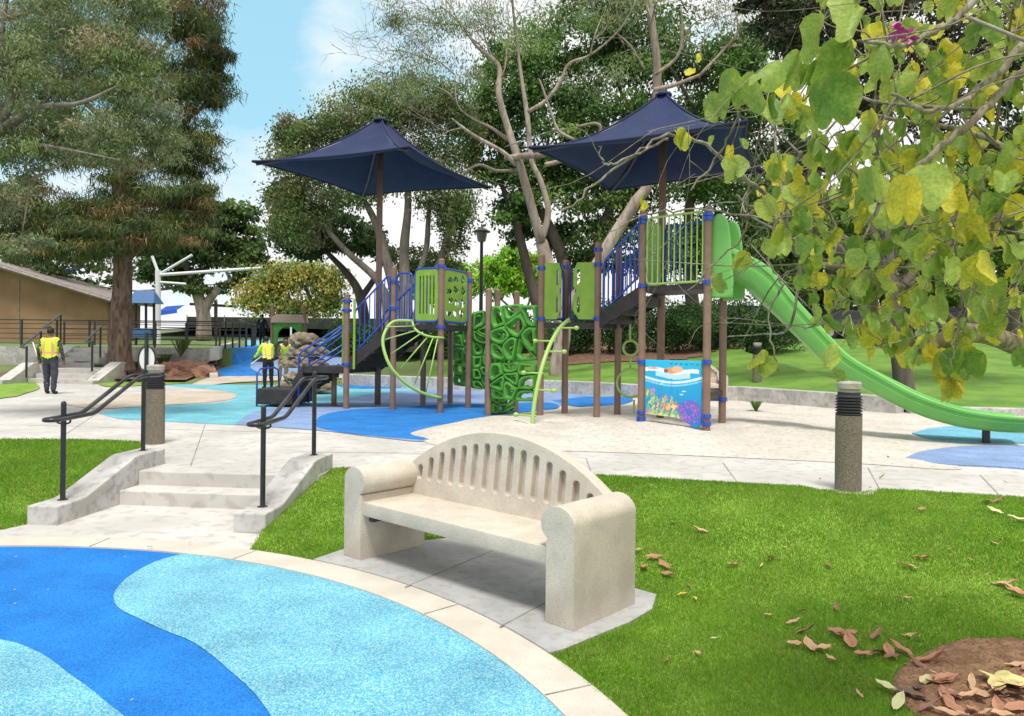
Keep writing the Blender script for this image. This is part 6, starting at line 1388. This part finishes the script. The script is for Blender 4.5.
    mm = MB(); mm.ball(J['head1'][0]+Vector((0, .084, -.05)), .018, 8, (1.2, .5, .3)); child('mouth', mm, M['magenta'] if False else mats[0])
    if vest:
        keep = [p for p, t in zip(me.polygons, tags) if t == 1 and .90 < bodyv[p.vertices[0]].z < 1.47 and all(abs(bodyv[i].x) < (.17 if bodyv[i].z > 1.25 else .2)*b+.005 for i in p.vertices)]
        mp_ = {}; vm = MB(); 
        for p in keep:
            f = []
            for i in p.vertices:
                if i not in mp_: mp_[i] = len(vm.v); q = bodyv[i]+nrm[i]*.026; vm.v.append(tuple(q))
                f.append(mp_[i])
            vm.f.append(tuple(f))
        vo = child('safety_vest', vm, M['hivis'])
        tp2, tps = [], []
        vo.data.materials.append(M['tape'])
        for p in vo.data.polygons:
            q = p.center/sc
            zb_ = hp+(q.z-hp)/max(math.cos(ln), .5)
            if 1.07 < zb_ < 1.13 or (.085 < abs(q.x) < .125): p.material_index = 1
    return o, J, M4
arm_dn = dict(ell=(-.05, -.02, -.29), wrl=(-.01, .06, -.25), elr=(.05, -.02, -.29), wrr=(.01, .06, -.25))
skn = M['skin']
# faces away from the camera (local +Y)
p1 = W(50, 394, Z1); L1 = (p1.x, p1.y, Z1)
o1, J1, M1 = person('worker in yellow safety vest walking away with a litter picker on the left path', L1, R(8), dict(ell=(-.11, -.03, -.27), wrl=(.0, .05, -.24), elr=(.11, -.02, -.27), wrr=(.02, .06, -.24), stepl=.08, stepr=-.05), (skn, M['shirt_d'], M['trouser'], M['shoe']), 1.76, True, 1.25)
hd = M1 @ J1['palml'][0]; m_ = MB(); q0_ = at(39, 374, hd.y); q1_ = at(26, 333, hd.y)
dq = (q1_-q0_).normalized(); m_.tube([hd-dq*.50, hd+dq*.55], .014, 8); m_.tube([hd-dq*.50, hd-dq*.58+Vector((.03, 0, 0))], .012, 6); m_.tube([hd-dq*.50, hd-dq*.58-Vector((.03, 0, 0))], .012, 6)
tag(m_.build('litter_picker', M['white'], origin=tuple(hd-dq*.58), smooth=True), 'white litter picker stick held in the left hand of the vested worker on the path', 'litter picker')
p3 = W(268, 388.5, Z1); person('worker in bright yellow vest and navy trousers bending behind the transfer platform', (p3.x, p3.y, Z1), R(35), dict(lean=.35, ell=(-.08, .12, -.24), wrl=(-.03, .2, -.12), elr=(.06, .10, -.26), wrr=(-.02, .18, -.14)), (skn, M['hivis'], M['trouser_k'], M['shoe']), 1.66, True, 1.1)
m_ = MB(); m_.tube([at(262, 356, p3.y+.1), at(251, 364, p3.y+.1)], .018, 8); tag(m_.build('litter_picker', M['white'], origin=tuple(at(251, 364, p3.y+.1))), 'pale stick held out by the bending worker in the yellow vest', 'litter picker')
p4 = W(279, 387, Z1); person('worker in yellow vest and khaki trousers bending beside the other vested worker', (p4.x, p4.y+.4, Z1), R(-150), dict(lean=.5, ell=(-.08, .12, -.24), wrl=(-.03, .2, -.12), elr=(.06, .14, -.22), wrr=(-.02, .2, -.10)), (skn, M['shirt_d'], M['khaki'], M['shoe']), 1.68, True, 1.0)
p2 = onT(262, 346.5); person('person in navy shirt and black trousers walking away up the blue path', (p2.x, p2.y, p2.z+.02), R(4), dict(ell=(-.10, -.04, -.27), wrl=(-.02, .04, -.25), elr=(.10, -.04, -.27), wrr=(.02, .1, -.22), stepl=.12, stepr=-.10), (skn, M['shirt_n'], M['trouser_k'], M['shoe']), 1.74, False, 1.12)

# ================================================================== fallen leaves, one object each
def dry_mesh(k):
    rr = random.Random(k); n = 9; V, F2, Cc = [], [], []; wd_ = rr.uniform(.26, .42); cu = rr.uniform(.1, .5); tw = rr.uniform(-.5, .5)
    pal_ = [((.36,.17,.10), (.50,.27,.17)), ((.22,.11,.08), (.34,.18,.13)), ((.50,.30,.17), (.62,.42,.26)), ((.60,.40,.05), (.66,.55,.10)), ((.13,.08,.065), (.22,.14,.11)), ((.55,.58,.28), (.66,.62,.36))][k % 6]
    for i in range(n):
        t = i/(n-1); w_ = wd_*math.sin(math.pi*min(1, t*1.02+.02))**.8; z = cu*(t-.5)**2*1.2; a = tw*(t-.5)
        for s_ in (-1, -.5, 0, .5, 1):
            x = s_*w_*.5; zz_ = z+abs(s_)*w_*.28+.03*math.sin(t*14+s_*3); V.append((x*math.cos(a)-zz_*math.sin(a), t-.5, x*math.sin(a)+zz_*math.cos(a)+.03))
            e = abs(s_)*.6+rr.uniform(0, .4); Cc.append([pal_[0][q]*(1-e)+pal_[1][q]*e for q in range(3)])
    for i in range(n-1):
        for j_ in range(4): a = i*5+j_; F2.append((a, a+1, a+6, a+5))
    me = bpy.data.meshes.new('fallen_leaf'); me.from_pydata(V, [], F2); a = me.color_attributes.new('Col', 'FLOAT_COLOR', 'POINT')
    a.data.foreach_set('color', [c for q in Cc for c in (*q, 1)]); me.materials.append(M['dry']); me.polygons.foreach_set('use_smooth', [True]*len(me.polygons)); return me
rl = random.Random(9)
DM = [dry_mesh(k) for k in range(18)]
names_ = ['curled reddish brown dead leaf', 'dark brown dead leaf', 'pale tan dead leaf', 'yellow fallen leaf', 'blackish shrivelled dead leaf', 'pale cream green fallen leaf']
def onL(px, py):
    Y = 2.0
    while Y < 9:
        p = at(px, py, Y)
        if p.z <= float(lawn_z(p.x, p.y)): return p
        Y += .01
    return at(px, py, Y)
rl = random.Random(9)
def leaf(x, y, z, kind, size, where, grp):
    o = bpy.data.objects.new('fallen_leaf', DM[kind+6*rl.randrange(3)]); C.objects.link(o); o.location = (x, y, z); o.scale = (size,)*3; o.rotation_euler = (rl.uniform(-.1, .5), rl.uniform(-.3, .3), rl.uniform(0, 6.28))
    tag(o, names_[kind]+' '+where, 'leaf', grp+' '+names_[kind].split()[0])
zl = [(203,135,2,.11),(45,187,2,.10),(88,205,0,.12),(62,232,0,.13),(112,225,0,.13),(122,250,0,.11),(135,115,0,.05),(287,225,0,.09),(383,208,0,.10),(360,225,2,.05),(528,225,1,.08),(765,83,0,.09),(768,208,0,.11),(725,228,2,.10),(750,235,2,.06),(728,310,2,.06),(550,333,1,.08),(463,343,0,.06),(443,370,2,.09),(470,395,1,.11),(375,353,2,.05),(240,413,5,.04),(120,470,1,.05),(200,452,2,.05),(480,435,2,.13),(512,442,2,.10),(534,467,2,.08),(440,430,2,.09),(560,405,0,.14),(585,425,0,.14),(548,400,0,.10),(652,405,1,.12),(585,400,0,.08),(740,408,2,.09),(620,458,0,.12),(655,450,1,.12),(682,448,0,.11),(712,445,0,.13),(690,462,1,.10),(780,475,0,.18),(758,485,1,.12),(820,530,2,.16),(775,525,5,.12),(680,545,5,.12),(740,565,4,.14),(605,557,2,.06),(560,553,1,.04),(705,580,5,.12),(160,300,3,.07),(190,310,3,.05),(175,277,1,.05),(113,280,1,.03),(980,275,2,.14),(1012,300,0,.13),(995,285,2,.1),(950,87,5,.12),(930,65,0,.12),(960,60,1,.12),(1012,110,5,.14),(886,210,2,.04),(948,168,2,.05),(420,178,2,.03),(837,182,2,.03),(800,470,0,.10),(838,560,0,.12)]
def where_(px, py):
    if px < 685: return 'close beside the right armrest of the bench'
    if py < 525: return 'near the path edge and the bollard' if px < 960 else 'near the path edge at the far right'
    if py < 595: return 'in the middle of the lawn' if px < 950 else 'at the right edge of the lawn'
    if px < 780: return 'in the front left part of the lawn'
    return 'in the cluster left of the soil circle' if px < 870 else 'just outside the soil circle'
for x, y, k, sz in zl:
    p = onL(620+x/2.535, 480+y/2.535); leaf(p.x, p.y, float(lawn_z(p.x, p.y))+.022, k, sz*1.2, 'on the grass '+where_(620+x/2.535, 480+y/2.535), 'fallen leaves '+where_(620+x/2.535, 480+y/2.535)+',')
for i in range(210):
    a, r = rl.uniform(0, 6.28), MR*math.sqrt(rl.random())*1.02
    x, y = MC[0]-.06+r*math.cos(a), MC[1]-.12+r*math.sin(a)*.9
    if y > MC[1]+.42-.25*rl.random() or x > 3.1: continue
    leaf(x, y, float(lawn_z(x, y))+.022+rl.uniform(0, .02), rl.choice((0, 0, 0, 1, 1, 2, 2, 4)), rl.uniform(.09, .15), 'in the litter on the bare soil circle', 'leaf litter on the soil circle,')
# the lobed pale yellow leaf on the soil
p = onL(1004, 692); m_ = MB(); n = 40; m_.v.append((p.x, p.y, float(lawn_z(p.x, p.y))+.06))
for k in range(n): a = 2*math.pi*k/n; r = .062+.045*abs(math.cos(2.5*a+.4))**1.5; m_.v.append((p.x+r*math.cos(a), p.y+r*math.sin(a), m_.v[0][2]+.012*math.sin(3*a)))
m_.f = [(0, 1+k, 1+(k+1) % n) for k in range(n)]
M['star'] = pm('pale_yellow_leaf', (.58,.52,.22), .7, (.48,.42,.14), 25); tag(m_.build('lobed_leaf', M['star'], origin=tuple(p)), 'large pale yellow lobed leaf on top of the brown litter', 'leaf')
# leaves on the concrete and sand
for px, py, k, sz in ((882,478,1,.10),(990,503,0,.10),(870,489,2,.08),(1005,483,4,.06),(680,448,1,.05),(720,449,0,.05),(888,458,0,.08),(930,470,2,.06),(820,480,4,.05),(150,548,1,.05),(190,544,2,.04)):
    zz_ = Z1+.012 if py < 510 else .02; p = W(px, py, zz_); leaf(p.x, p.y, zz_+.01, k, sz, 'on the pale concrete path', 'leaves on the concrete,')
# green sprig on the sand
sp_ = W(756, 411, Z1+.05); spiky(sp_.x, sp_.y, Z1+.03, .28, 50, 'low green weed sprig growing in the sand by the low wall', None, (.12, .24, .05))
# fine bits of debris on the rubber
for px, py in ((15,590),(16,557),(48,590),(125,557),(15,604),(135,718),(178,594),(300,602),(132,700),(165,572)):
    p = W(px, py, .006); m_ = MB().box((p.x, p.y, .009), (rl.uniform(.01, .035), .006, .004), rl.uniform(0, 3)); tag(m_.build('twig_bit', M['curb'], origin=tuple(p)), 'tiny pale twig bit on the blue rubber surface', 'twig', 'twig bits on the rubber')
